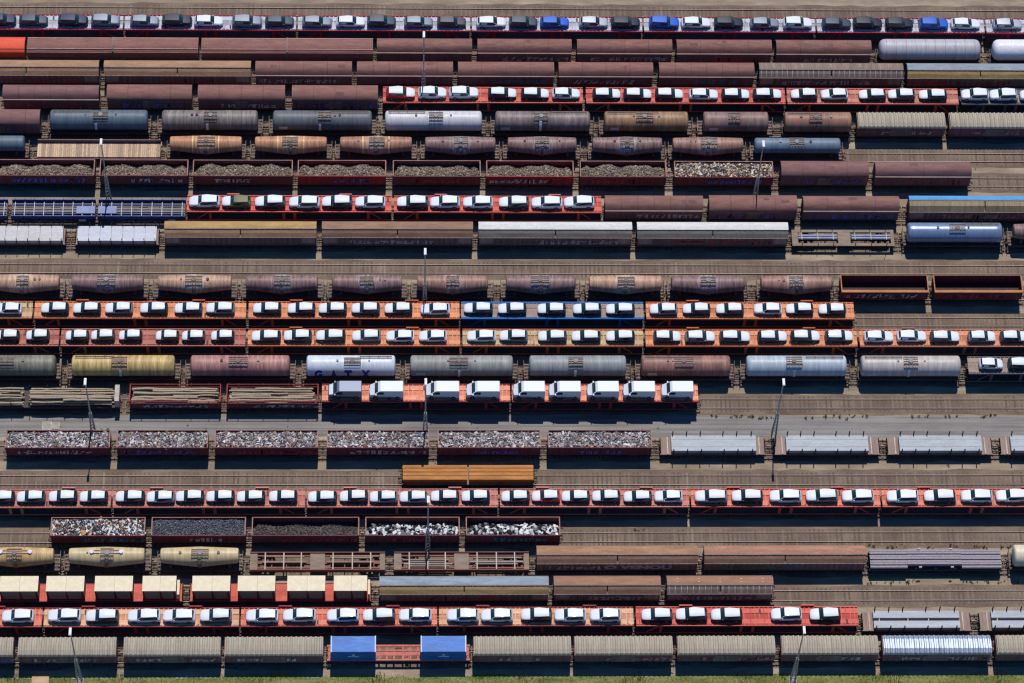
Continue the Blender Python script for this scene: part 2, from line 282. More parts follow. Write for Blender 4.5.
 ('P', 'open', -10.79, 3.60, {'load': 'scrap', 'side': 'maroon', 'look': 'maroon open wagon full of pale scrap'}),
 ('P', 'open', 4.66, 19.23, {'load': 'scrap', 'side': 'maroon', 'look': 'maroon open wagon full of pale scrap'}),
 ('P', 'slab', 20.54, 35.41, {'la': 22.1, 'lb': 34.06, 'look': 'brown ended flat wagon carrying grey slabs'}),
 ('P', 'slab', 36.68, 51.65, {'la': 38.33, 'lb': 49.96, 'look': 'brown ended flat wagon carrying grey slabs'}),
 ('P', 'slab', 52.72, 67.65, {'la': 54.37, 'lb': 66.09, 'look': 'brown ended flat wagon carrying grey slabs'}),
 ('P', 'slab', 68.79, 83.76, {'la': 70.22, 'lb': 82.19, 'look': 'brown ended flat wagon carrying grey slabs'}),
 ('Q', 'beams', -15.83, 2.63, {'look': 'flat wagon stacked with ochre steel beams'}),
 ('R', 'carrier', -82.20, -56.06, {'deck': 'salmon', 'side': 'brick', 'look': 'faded salmon car carrier'}),
 ('R', 'carrier', -55.78, -29.26, {'deck': 'salmon', 'side': 'brick', 'look': 'faded salmon car carrier'}),
 ('R', 'carrier', -28.99, -2.50, {'deck': 'salmon', 'side': 'brick', 'look': 'faded salmon car carrier'}),
 ('R', 'carrier', -2.22, 24.09, {'deck': 'salmon', 'side': 'brick', 'look': 'faded salmon car carrier'}),
 ('R', 'carrier', 24.37, 50.78, {'deck': 'redorange', 'side': 'red', 'look': 'red orange car carrier'}),
 ('R', 'carrier', 51.06, 77.58, {'deck': 'redorange', 'side': 'red', 'look': 'red orange car carrier'}),
 ('R', 'car', -73.19, -69.21, {'col': 'navy', 'f': -1, 'v': 'hatch', 'film': True}),
 ('R', 'car', -68.93, -65.08, {'col': 'slate', 'f': -1, 'v': 'hatch', 'film': True}),
 ('R', 'car', -64.53, -60.68, {'col': 'black', 'f': -1, 'v': 'hatch', 'film': True}),
 ('R', 'car', -60.34, -56.42, {'col': 'black', 'f': -1, 'v': 'hatch', 'film': True}),
 ('R', 'car', -55.39, -51.32, {'col': 'black', 'f': -1, 'v': 'hatch', 'film': True}),
 ('R', 'car', -51.05, -47.26, {'col': 'steel', 'f': -1, 'v': 'hatch', 'film': True}),
 ('R', 'car', -47.05, -43.19, {'col': 'navy', 'f': -1, 'v': 'hatch', 'film': True}),
 ('R', 'car', -42.78, -39.05, {'col': 'black', 'f': -1, 'v': 'hatch', 'film': True}),
 ('R', 'car', -38.64, -34.77, {'col': 'black', 'f': -1, 'v': 'hatch', 'film': True}),
 ('R', 'car', -34.15, -30.35, {'col': 'black', 'f': -1, 'v': 'hatch', 'film': True}),
 ('R', 'car', -28.83, -24.82, {'col': 'navy', 'f': -1, 'v': 'hatch', 'film': True}),
 ('R', 'car', -24.46, -20.53, {'col': 'black', 'f': -1, 'v': 'hatch', 'film': True}),
 ('R', 'car', -20.19, -16.52, {'col': 'steel', 'f': -1, 'v': 'hatch', 'film': True}),
 ('R', 'car', -16.03, -12.36, {'col': 'steel', 'f': -1, 'v': 'hatch', 'film': True}),
 ('R', 'car', -11.81, -7.93, {'col': 'black', 'f': -1, 'v': 'hatch', 'film': True}),
 ('R', 'car', -7.51, -3.70, {'col': 'navy', 'f': -1, 'v': 'hatch', 'film': True}),
 ('R', 'car', -1.88, 1.71, {'col': 'black', 'f': -1, 'v': 'hatch', 'film': True}),
 ('R', 'car', 2.20, 6.09, {'col': 'redpaint', 'f': -1, 'v': 'hatch', 'film': True}),
 ('R', 'car', 6.37, 10.19, {'col': 'black', 'f': -1, 'v': 'hatch', 'film': True}),
 ('R', 'car', 10.61, 14.43, {'col': 'black', 'f': -1, 'v': 'hatch', 'film': True}),
 ('R', 'car', 14.92, 18.88, {'col': 'navy', 'f': -1, 'v': 'hatch', 'film': True}),
 ('R', 'car', 19.30, 23.06, {'col': 'white', 'f': -1, 'v': 'hatch'}),
 ('R', 'car', 24.87, 29.41, {'col': 'steel', 'f': -1, 'v': 'suv', 'film': True}),
 ('R', 'car', 29.99, 34.35, {'col': 'black', 'f': -1, 'v': 'suv', 'film': True}),
 ('R', 'car', 35.27, 39.74, {'col': 'white', 'f': -1, 'v': 'suv'}),
 ('R', 'car', 40.35, 44.82, {'col': 'steel', 'f': -1, 'v': 'suv', 'film': True}),
 ('R', 'car', 45.38, 49.85, {'col': 'white', 'f': -1, 'v': 'suv'}),
 ('R', 'car', 51.63, 56.07, {'col': 'white', 'f': -1, 'v': 'suv'}),
 ('R', 'car', 56.85, 61.26, {'col': 'slate', 'f': -1, 'v': 'suv', 'film': True}),
 ('R', 'car', 62.03, 66.44, {'col': 'white', 'f': -1, 'v': 'suv'}),
 ('R', 'car', 66.94, 71.42, {'col': 'white', 'f': -1, 'v': 'suv'}),
 ('S', 'open', -64.03, -51.15, {'load': 'scraprust', 'side': 'maroon', 'look': 'maroon open wagon of bright mixed scrap'}),
 ('S', 'open', -50.25, -37.34, {'load': 'shred', 'side': 'maroon', 'look': 'maroon open wagon of dark grey shreddings'}),
 ('S', 'open', -36.46, -21.74, {'load': 'coal', 'side': 'maroon', 'look': 'maroon open wagon half full of dark rubble'}),
 ('S', 'open', -20.85, -7.89, {'load': 'bales', 'side': 'maroon', 'look': 'maroon open wagon with white bales'}),
 ('S', 'open', -6.99, 5.99, {'load': 'bales', 'side': 'maroon', 'look': 'maroon open wagon with white bales'}),
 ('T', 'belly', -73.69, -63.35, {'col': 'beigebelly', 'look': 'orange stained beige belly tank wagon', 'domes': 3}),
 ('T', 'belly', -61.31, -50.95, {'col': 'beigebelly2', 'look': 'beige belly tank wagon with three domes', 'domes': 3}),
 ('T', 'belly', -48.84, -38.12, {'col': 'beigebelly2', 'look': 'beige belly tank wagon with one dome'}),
 ('T', 'skel', -36.69, -18.15, {'look': 'empty brown skeleton wagon'}),
 ('T', 'skel', -16.91, 1.68, {'look': 'brown skeleton wagon with leftover bars'}),
 ('T', 'long', 2.65, 24.85, {'roof': 'tanbrown2', 'band': 'tanbrown', 'look': 'long brown wagon with white graffiti', 'txt': 'O VENOU'}),
 ('T', 'long', 25.68, 47.97, {'roof': 'tanbrown3', 'band': 'tanbrown', 'look': 'long reddish brown roofed wagon', 'gr': 'green'}),
 ('T', 'pipes', 48.67, 67.08, {'look': 'flat wagon with mauve grey steel bars'}),
 ('T', 'tank', 68.52, 79.23, {'col': 'cream', 'look': 'cream tank wagon at right edge', 'r': 1.5}),
 ('U', 'boxflat', -71.65, -45.69, {'look': 'red flat wagon under cream containers', 'ew': (-46.42, -46.08)}),
 ('U', 'boxflat', -44.81, -19.98, {'look': 'red flat wagon under cream containers', 'ew': (-20.44, -20.17)}),
 ('U', 'creambox', -70.30, -65.17, {}),
 ('U', 'creambox', -64.02, -58.95, {}),
 ('U', 'creambox', -57.46, -52.39, {}),
 ('U', 'creambox', -51.01, -46.50, {}),
 ('U', 'creambox', -44.26, -39.18, {}),
 ('U', 'creambox', -38.09, -33.07, {}),
 ('U', 'creambox', -31.37, -26.28, {}),
 ('U', 'creambox', -25.05, -20.57, {}),
 ('U', 'long', -18.87, 4.19, {'roof': 'bluegrey', 'band': 'ochre', 'look': 'long wagon with blue grey roof and ochre band'}),
 ('U', 'long', 4.88, 19.50, {'roof': 'tanbrown4', 'band': 'tanbrown', 'look': 'ribbed brown roofed wagon', 'pan': 1}),
 ('U', 'long', 20.34, 34.91, {'roof': 'tanbrown4', 'band': 'greybrown', 'look': 'brown roofed wagon with white roof marks', 'ribs': 1}),
 ('V', 'carrier', -90.75, -64.42, {'deck': 'redorange', 'side': 'brickdark', 'look': 'red orange car carrier'}),
 ('V', 'carrier', -64.15, -37.86, {'deck': 'peach', 'side': 'brickdark', 'look': 'peach decked car carrier'}),
 ('V', 'carrier', -37.59, -11.05, {'deck': 'redorange', 'side': 'brickdark', 'look': 'red orange car carrier'}),
 ('V', 'carrier', -10.78, 15.66, {'deck': 'peach', 'side': 'brickdark', 'look': 'peach decked car carrier'}),
 ('V', 'carrier', 16.00, 46.31, {'deck': 'scarlet', 'side': 'scarlet', 'look': 'bright scarlet car carrier'}),
 ('V', 'car', -69.73, -65.43, {'col': 'white', 'f': -1, 'v': 'suv'}),
 ('V', 'car', -63.55, -59.11, {'col': 'white', 'f': -1, 'v': 'suv'}),
 ('V', 'car', -58.44, -54.00, {'col': 'slate', 'f': -1, 'v': 'suv', 'film': True}),
 ('V', 'car', -52.83, -48.41, {'col': 'white', 'f': -1, 'v': 'suv'}),
 ('V', 'car', -48.08, -43.70, {'col': 'white', 'f': -1, 'v': 'suv'}),
 ('V', 'car', -43.09, -38.77, {'col': 'steel', 'f': -1, 'v': 'suv', 'film': True}),
 ('V', 'car', -36.88, -32.48, {'col': 'white', 'f': -1, 'v': 'suv'}),
 ('V', 'car', -31.89, -27.43, {'col': 'white', 'f': -1, 'v': 'suv'}),
 ('V', 'car', -25.94, -21.62, {'col': 'white', 'f': -1, 'v': 'suv'}),
 ('V', 'car', -21.08, -16.69, {'col': 'slate', 'f': -1, 'v': 'suv', 'film': True}),
 ('V', 'car', -16.20, -11.74, {'col': 'white', 'f': -1, 'v': 'suv'}),
 ('V', 'car', -9.70, -5.37, {'col': 'white', 'f': -1, 'v': 'suv'}),
 ('V', 'car', -5.09, -0.75, {'col': 'white', 'f': -1, 'v': 'suv'}),
 ('V', 'car', 0.33, 4.54, {'col': 'black', 'f': -1, 'v': 'suv', 'film': True}),
 ('V', 'car', 4.87, 9.16, {'col': 'white', 'f': -1, 'v': 'suv'}),
 ('V', 'car', 9.70, 13.92, {'col': 'white', 'f': -1, 'v': 'suv'}),
 ('V', 'car', 16.71, 20.92, {'col': 'black', 'f': -1, 'v': 'suv', 'film': True}),
 ('V', 'car', 21.35, 25.66, {'col': 'black', 'f': -1, 'v': 'suv', 'film': True}),
 ('V', 'car', 26.17, 30.45, {'col': 'black', 'f': -1, 'v': 'suv', 'film': True}),
 ('V', 'car', 34.35, 38.58, {'col': 'white', 'f': -1, 'v': 'suv'}),
 ('V', 'car', 39.63, 43.86, {'col': 'black', 'f': -1, 'v': 'suv', 'film': True}),
 ('V', 'slab2', 47.05, 62.03, {'la': 48.56, 'lb': 60.38, 'look': 'flat wagon with two grey slabs'}),
 ('V', 'slab2', 63.13, 78.42, {'la': 64.78, 'lb': 76.77, 'look': 'flat wagon with grey slabs at right edge'}),
 ('W', 'ribbed', -81.72, -67.97, {'roof': 'taupe', 'look': 'taupe ribbed roof wagon'}),
 ('W', 'ribbed', -67.24, -54.19, {'roof': 'taupe', 'look': 'taupe ribbed roof wagon'}),
 ('W', 'ribbed', -53.12, -40.20, {'roof': 'taupe', 'look': 'taupe ribbed roof wagon'}),
 ('W', 'ribbed', -39.58, -26.42, {'roof': 'taupe', 'look': 'taupe ribbed roof wagon'}),
 ('W', 'contflat', -25.93, -6.59, {'look': 'red skeletal wagon between two blue containers'}),
 ('W', 'bluebox', -25.34, -19.34, {}),
 ('W', 'bluebox', -13.23, -7.17, {}),
 ('W', 'ribbed', -6.09, 7.01, {'roof': 'taupe', 'look': 'taupe ribbed roof wagon'}),
 ('W', 'ribbed', 7.55, 20.74, {'roof': 'taupe', 'look': 'taupe ribbed roof wagon'}),
 ('W', 'ribbed', 21.48, 34.63, {'roof': 'taupe', 'look': 'taupe ribbed roof wagon'}),
 ('W', 'ribbed', 35.58, 48.63, {'roof': 'taupe', 'look': 'taupe ribbed roof wagon'}),
 ('W', 'ribbed', 49.36, 64.01, {'roof': 'shiny', 'look': 'shiny silver corrugated roof wagon'}),
 ('W', 'ribbed', 64.83, 78.20, {'roof': 'taupe', 'look': 'taupe ribbed roof wagon at right edge'}),
]
MASTS = [(-12.69, 43.85), (-59.2, 24.05), (36.48, 23.93), (-12.59, 5.24), (-59.27, -16.4), (-12.56, -15.34), (36.87, -16.57), (-12.27, -35.05), (-59.13, -54.39), (37.17, -54.41)]
CAM = dict(loc=(-15.154, -247.769, 389.647), fwd=(0.032801, 0.536297, -0.843391), up=(-0.000821, 0.843860, 0.536563), lens=112.500)
ROAD_Y = (-15.13, -12.64)
GRASS_Y = -53.66
CABINET = (-64.37, -54.52)
FRAMES = ((-65.99, -14.21), (-64.72, -14.21))
WEEDS = [(28.74, -12.72), (31.59, -12.72), (32.6, -12.72), (33.73, -12.81), (34.73, -12.89), (35.73, -12.89), (36.45, -12.89), (42.32, -12.81), (44.9, -12.72), (45.91, -12.72), (48.07, -12.56), (50.35, -12.64), (57.39, -12.56), (59.26, -12.56), (61.68, -12.72), (62.83, -12.72), (66.72, -12.64), (68.16, -12.56), (68.88, -12.56), (49.44, -33.69), (51.81, -33.86), (53.5, -33.7), (57.67, -34.02), (60.76, -33.87), (63.97, -34.03), (64.95, -34.03), (67.89, -34.04), (69.31, -33.88), (49.13, -39.52), (51.64, -39.37), (53.45, -39.37), (54.84, -39.37), (62.35, -39.39), (63.17, -39.55), (64.71, -39.39), (67.36, -39.4), (69.03, -39.4), (17.32, -31.11), (-57.79, -14.87), (47.3, -13.22), (0.53, -34.41), (-7.5, -33.45), (-36.82, -34.36)]
import bpy, math, random
from mathutils import Vector, Matrix
random.seed(7)
RT = 0.2                                   # rail top above the ground
scene = bpy.context.scene
COL = scene.collection
R_ = math.radians

# ------------------------------------------------------------------ mesh helper
class MB:
    def __init__(s): s.v=[]; s.f=[]; s.m=[]
    def add(s, vs, fs, mi=0):
        o=len(s.v); s.v+= [tuple(v) for v in vs]
        for f in fs: s.f.append(tuple(i+o for i in f)); s.m.append(mi)
    def box(s, x0,x1,y0,y1,z0,z1, mi=0):
        s.add([(x0,y0,z0),(x1,y0,z0),(x1,y1,z0),(x0,y1,z0),(x0,y0,z1),(x1,y0,z1),(x1,y1,z1),(x0,y1,z1)],
              [(0,3,2,1),(4,5,6,7),(0,1,5,4),(1,2,6,5),(2,3,7,6),(3,0,4,7)], mi)
    def rbox(s, c, d, rot, mi=0):
        vs=[]
        for sz in (-1,1):
            for sx,sy in ((-1,-1),(1,-1),(1,1),(-1,1)):
                vs.append(Vector(c)+rot@Vector((sx*d[0]/2,sy*d[1]/2,sz*d[2]/2)))
        s.add(vs,[(0,3,2,1),(4,5,6,7),(0,1,5,4),(1,2,6,5),(2,3,7,6),(3,0,4,7)],mi)
    def rock(s, c, r, mi=0):
        vs=[]
        for k in range(6):
            d=[(1,0,0),(-1,0,0),(0,1,0),(0,-1,0),(0,0,1),(0,0,-1)][k]
            q=r*random.uniform(.6,1.25)
            vs.append((c[0]+d[0]*q+random.uniform(-.3,.3)*r, c[1]+d[1]*q+random.uniform(-.3,.3)*r, c[2]+d[2]*q*.8))
        s.add(vs,[(0,2,4),(2,1,4),(1,3,4),(3,0,4),(2,0,5),(1,2,5),(3,1,5),(0,3,5)],mi)
    def bar(s, a, b, w, mi=0, w2=None):
        a=Vector(a); b=Vector(b); d=b-a; L=d.length; z=d.normalized()
        u=Vector((0,0,1)).cross(z)
        u=Vector((1,0,0)) if u.length<1e-4 else u.normalized()
        v=z.cross(u); w2=w if w2 is None else w2
        vs=[]
        for p,q in ((a,w),(b,w2)):
            for i,j in ((-1,-1),(1,-1),(1,1),(-1,1)): vs.append(p+u*i*q/2+v*j*q/2)
        s.add(vs,[(0,3,2,1),(4,5,6,7),(0,1,5,4),(1,2,6,5),(2,3,7,6),(3,0,4,7)],mi)
    def cyl(s, a, b, r, n=12, mi=0, r2=None, caps=True):
        a=Vector(a); b=Vector(b); z=(b-a).normalized(); r2=r if r2 is None else r2
        u=z.orthogonal().normalized(); v=z.cross(u); vs=[]
        for p,q in ((a,r),(b,r2)):
            for k in range(n):
                t=2*math.pi*k/n; vs.append(p+u*q*math.cos(t)+v*q*math.sin(t))
        fs=[(k,(k+1)%n,n+(k+1)%n,n+k) for k in range(n)]
        if caps: fs+= [tuple(range(n-1,-1,-1)), tuple(range(n,2*n))]
        s.add(vs,fs,mi)
    def prism(s, x0,x1, prof, mi=0, caps=True, closed=True):
        n=len(prof); vs=[(x0,y,z) for y,z in prof]+[(x1,y,z) for y,z in prof]
        k=n if closed else n-1
        fs=[(i,(i+1)%n,n+(i+1)%n,n+i) for i in range(k)]
        if caps and closed: fs+=[tuple(range(n-1,-1,-1)),tuple(range(n,2*n))]
        s.add(vs,fs,mi)
    def mesh(s, name, mats, smooth=None):
        me=bpy.data.meshes.new(name); me.from_pydata(s.v,[],s.f)
        for m in mats: me.materials.append(m)
        me.polygons.foreach_set('material_index', s.m)
        if smooth is not None:
            me.polygons.foreach_set('use_smooth',[True]*len(s.f))
            me.update()
            try: me.set_sharp_from_angle(angle=R_(smooth))
            except Exception: pass
        me.update(); return me

def link(name, me, parent=None, loc=None):
    o=bpy.data.objects.new(name, me); COL.objects.link(o)
    if parent is not None: o.parent=parent
    if loc is not None: o.location=loc
    return o
def part(name, mb, mats, parent, smooth=None, loc=None):
    if not isinstance(mats,(list,tuple)): mats=[mats]
    return link(name, mb.mesh(name,mats,smooth), parent, loc)
def tag(o, label, cat, group=None, kind=None):
    o['label']=label; o['category']=cat
    if group: o['group']=group
    if kind: o['kind']=kind
    return o
def empty(name, loc, label, cat, group=None):
    o=bpy.data.objects.new(name,None); COL.objects.link(o); o.location=loc; o.empty_display_size=.3
    return tag(o,label,cat,group)
CACHE={}
def shared(key, fn):
    if key not in CACHE: CACHE[key]=fn()
    return CACHE[key]

# ------------------------------------------------------------------ materials
def lin(c):
    return tuple(((v/255)/12.92 if v/255<=.04045 else ((v/255+.055)/1.055)**2.4) for v in c)
ALB=.9
def rgb(c,sat=1.02):
    l=lin(c); g=.3*l[0]+.59*l[1]+.11*l[2]
    return tuple(min(.85,(g+(v-g)*sat)*ALB) for v in l)+(1,)
def base_mat(name):
    m=bpy.data.materials.new(name); m.use_nodes=True
    nt=m.node_tree; return m,nt,nt.nodes['Principled BSDF']
def N(nt,t,**k):
    n=nt.nodes.new(t)
    for a,b in k.items(): setattr(n,a,b)
    return n
def coords(nt, scale=(1,1,1)):
    tc=N(nt,'ShaderNodeTexCoord'); oi=N(nt,'ShaderNodeObjectInfo')
    ad=N(nt,'ShaderNodeVectorMath',operation='MULTIPLY_ADD')
    cm=N(nt,'ShaderNodeCombineXYZ')
    ml=N(nt,'ShaderNodeMath',operation='MULTIPLY'); ml.inputs[1].default_value=91.7
    nt.links.new(oi.outputs['Random'],ml.inputs[0])
    for i in range(3): nt.links.new(ml.outputs[0],cm.inputs[i])
    nt.links.new(tc.outputs['Object'],ad.inputs[0]); ad.inputs[1].default_value=scale
    nt.links.new(cm.outputs[0],ad.inputs[2]); return ad.outputs[0]
def noise(nt, vec, scale, detail=4, rough=.6):
    n=N(nt,'ShaderNodeTexNoise'); n.inputs['Scale'].default_value=scale; n.inputs['Detail'].default_value=detail
    n.inputs['Roughness'].default_value=rough; nt.links.new(vec,n.inputs['Vector']); return n.outputs['Fac']
def ramp(nt, fac, stops, interp='LINEAR'):
    r=N(nt,'ShaderNodeValToRGB'); r.color_ramp.interpolation=interp
    e=r.color_ramp.elements
    while len(e)>1: e.remove(e[-1])
    e[0].position=stops[0][0]; e[0].color=stops[0][1]
    for p,c in stops[1:]:
        q=e.new(p); q.color=c
    nt.links.new(fac,r.inputs[0]); return r.outputs[0]
def mix(nt,a,b,fac,mode='MIX'):
    m=N(nt,'ShaderNodeMix',data_type='RGBA',blend_type=mode)
    for s,v in ((0,fac),(6,a),(7,b)):
        if isinstance(v,(int,float)): m.inputs[s].default_value=v
        elif isinstance(v,tuple): m.inputs[s].default_value=v
        else: nt.links.new(v,m.inputs[s])
    return m.outputs[2]
def mat(name, c, rough=.75, metal=0., var=.3, scale=.7, stretch=(1,1,1), dirt=None, dirt_amt=.5, fine=.2, spec=.3):
    """weathered paint: one colour, slow and fine brightness variation, optional patches of dirt, rust or painted sheen"""
    m,nt,b=base_mat(name); v=coords(nt,stretch)
    g=lambda k:(k,k,k,1)
    col=mix(nt, rgb(c), ramp(nt,noise(nt,v,scale),[(.3,g(1-var)),(.7,g(1+var*.4))]), 1., 'MULTIPLY')
    col=mix(nt, col, ramp(nt,noise(nt,v,scale*7,2),[(.3,g(1-fine)),(.7,g(1+fine*.5))]), 1., 'MULTIPLY')
    if dirt:
        f=ramp(nt,noise(nt,v,scale*1.9,6,.7),[(.5,g(0)),(.68,g(dirt_amt))])
        col=mix(nt,col,rgb(dirt),f)
    nt.links.new(col,b.inputs['Base Color']); b.inputs['Roughness'].default_value=rough; b.inputs['Metallic'].default_value=metal
    b.inputs['Specular IOR Level'].default_value=spec
    return m
def island_mat(name, stops, rough=.8, metal=0, fine=.3, interp='CONSTANT'):
    m,nt,b=base_mat(name); ge=N(nt,'ShaderNodeNewGeometry')
    col=ramp(nt,ge.outputs['Random Per Island'],[(p,rgb(c)) for p,c in stops],interp)
    v=coords(nt); g=lambda k:(k,k,k,1)
    col=mix(nt,col,ramp(nt,noise(nt,v,5,2),[(.3,g(1-fine)),(.7,g(1+fine*.4))]),1.,'MULTIPLY')
    nt.links.new(col,b.inputs['Base Color']); b.inputs['Roughness'].default_value=rough; b.inputs['Metallic'].default_value=metal
    b.inputs['Specular IOR Level'].default_value=.2
    return m
SX=(.5,2.2,2.2)       # streaks along the wagon
SV=(2.6,.25,.25)      # streaks running down
PAL={}
STAIN_GLINT={'slatet':(70,78,88),'greyt':(84,70,66),'darkgreyt':(74,76,82),'silvert':(150,144,142),'browngreyt':(84,70,70),'ochret':(106,78,64),'brownt':(88,70,68),'rustt':(104,74,62),'slateblue':(96,104,116),
'orangebelly':(232,196,150),'orangebelly2':(224,196,166),'brownbelly':(190,180,184),'rustbelly':(206,184,172),'palebelly':(236,214,188),'olivet':(92,86,76),'yellowt':(156,110,74),'pinkt':(130,72,78),'grey2t':(110,106,102),  # orange, brown, rust and pale bellies: glints painted pale; all others are stains
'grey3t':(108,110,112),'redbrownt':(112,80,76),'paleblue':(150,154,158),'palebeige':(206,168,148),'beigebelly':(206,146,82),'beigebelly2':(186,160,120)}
def P(k):
    if k not in PAL:
        c=SPEC[k]; m=PAL[k]=mat(k,*c[:1],**c[1])
        if k in STAIN_GLINT:
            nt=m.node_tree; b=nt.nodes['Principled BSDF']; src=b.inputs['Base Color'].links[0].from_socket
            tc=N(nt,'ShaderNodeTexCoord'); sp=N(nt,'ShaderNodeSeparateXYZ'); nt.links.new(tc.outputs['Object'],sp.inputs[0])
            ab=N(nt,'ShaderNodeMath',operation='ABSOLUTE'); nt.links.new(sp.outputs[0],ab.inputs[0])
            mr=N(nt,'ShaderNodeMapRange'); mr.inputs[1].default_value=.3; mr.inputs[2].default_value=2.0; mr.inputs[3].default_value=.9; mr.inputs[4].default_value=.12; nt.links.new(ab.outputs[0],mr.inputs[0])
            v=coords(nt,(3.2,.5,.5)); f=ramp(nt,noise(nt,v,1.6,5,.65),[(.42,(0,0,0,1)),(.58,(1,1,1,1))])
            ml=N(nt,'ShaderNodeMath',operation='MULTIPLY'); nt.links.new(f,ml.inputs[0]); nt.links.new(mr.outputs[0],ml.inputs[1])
            nt.links.new(mix(nt,src,rgb(STAIN_GLINT[k]),ml.outputs[0]),b.inputs['Base Color'])
    return PAL[k]
RUST=(95,62,50); DUST=(150,135,118); SOOT=(38,34,36)
D=dict
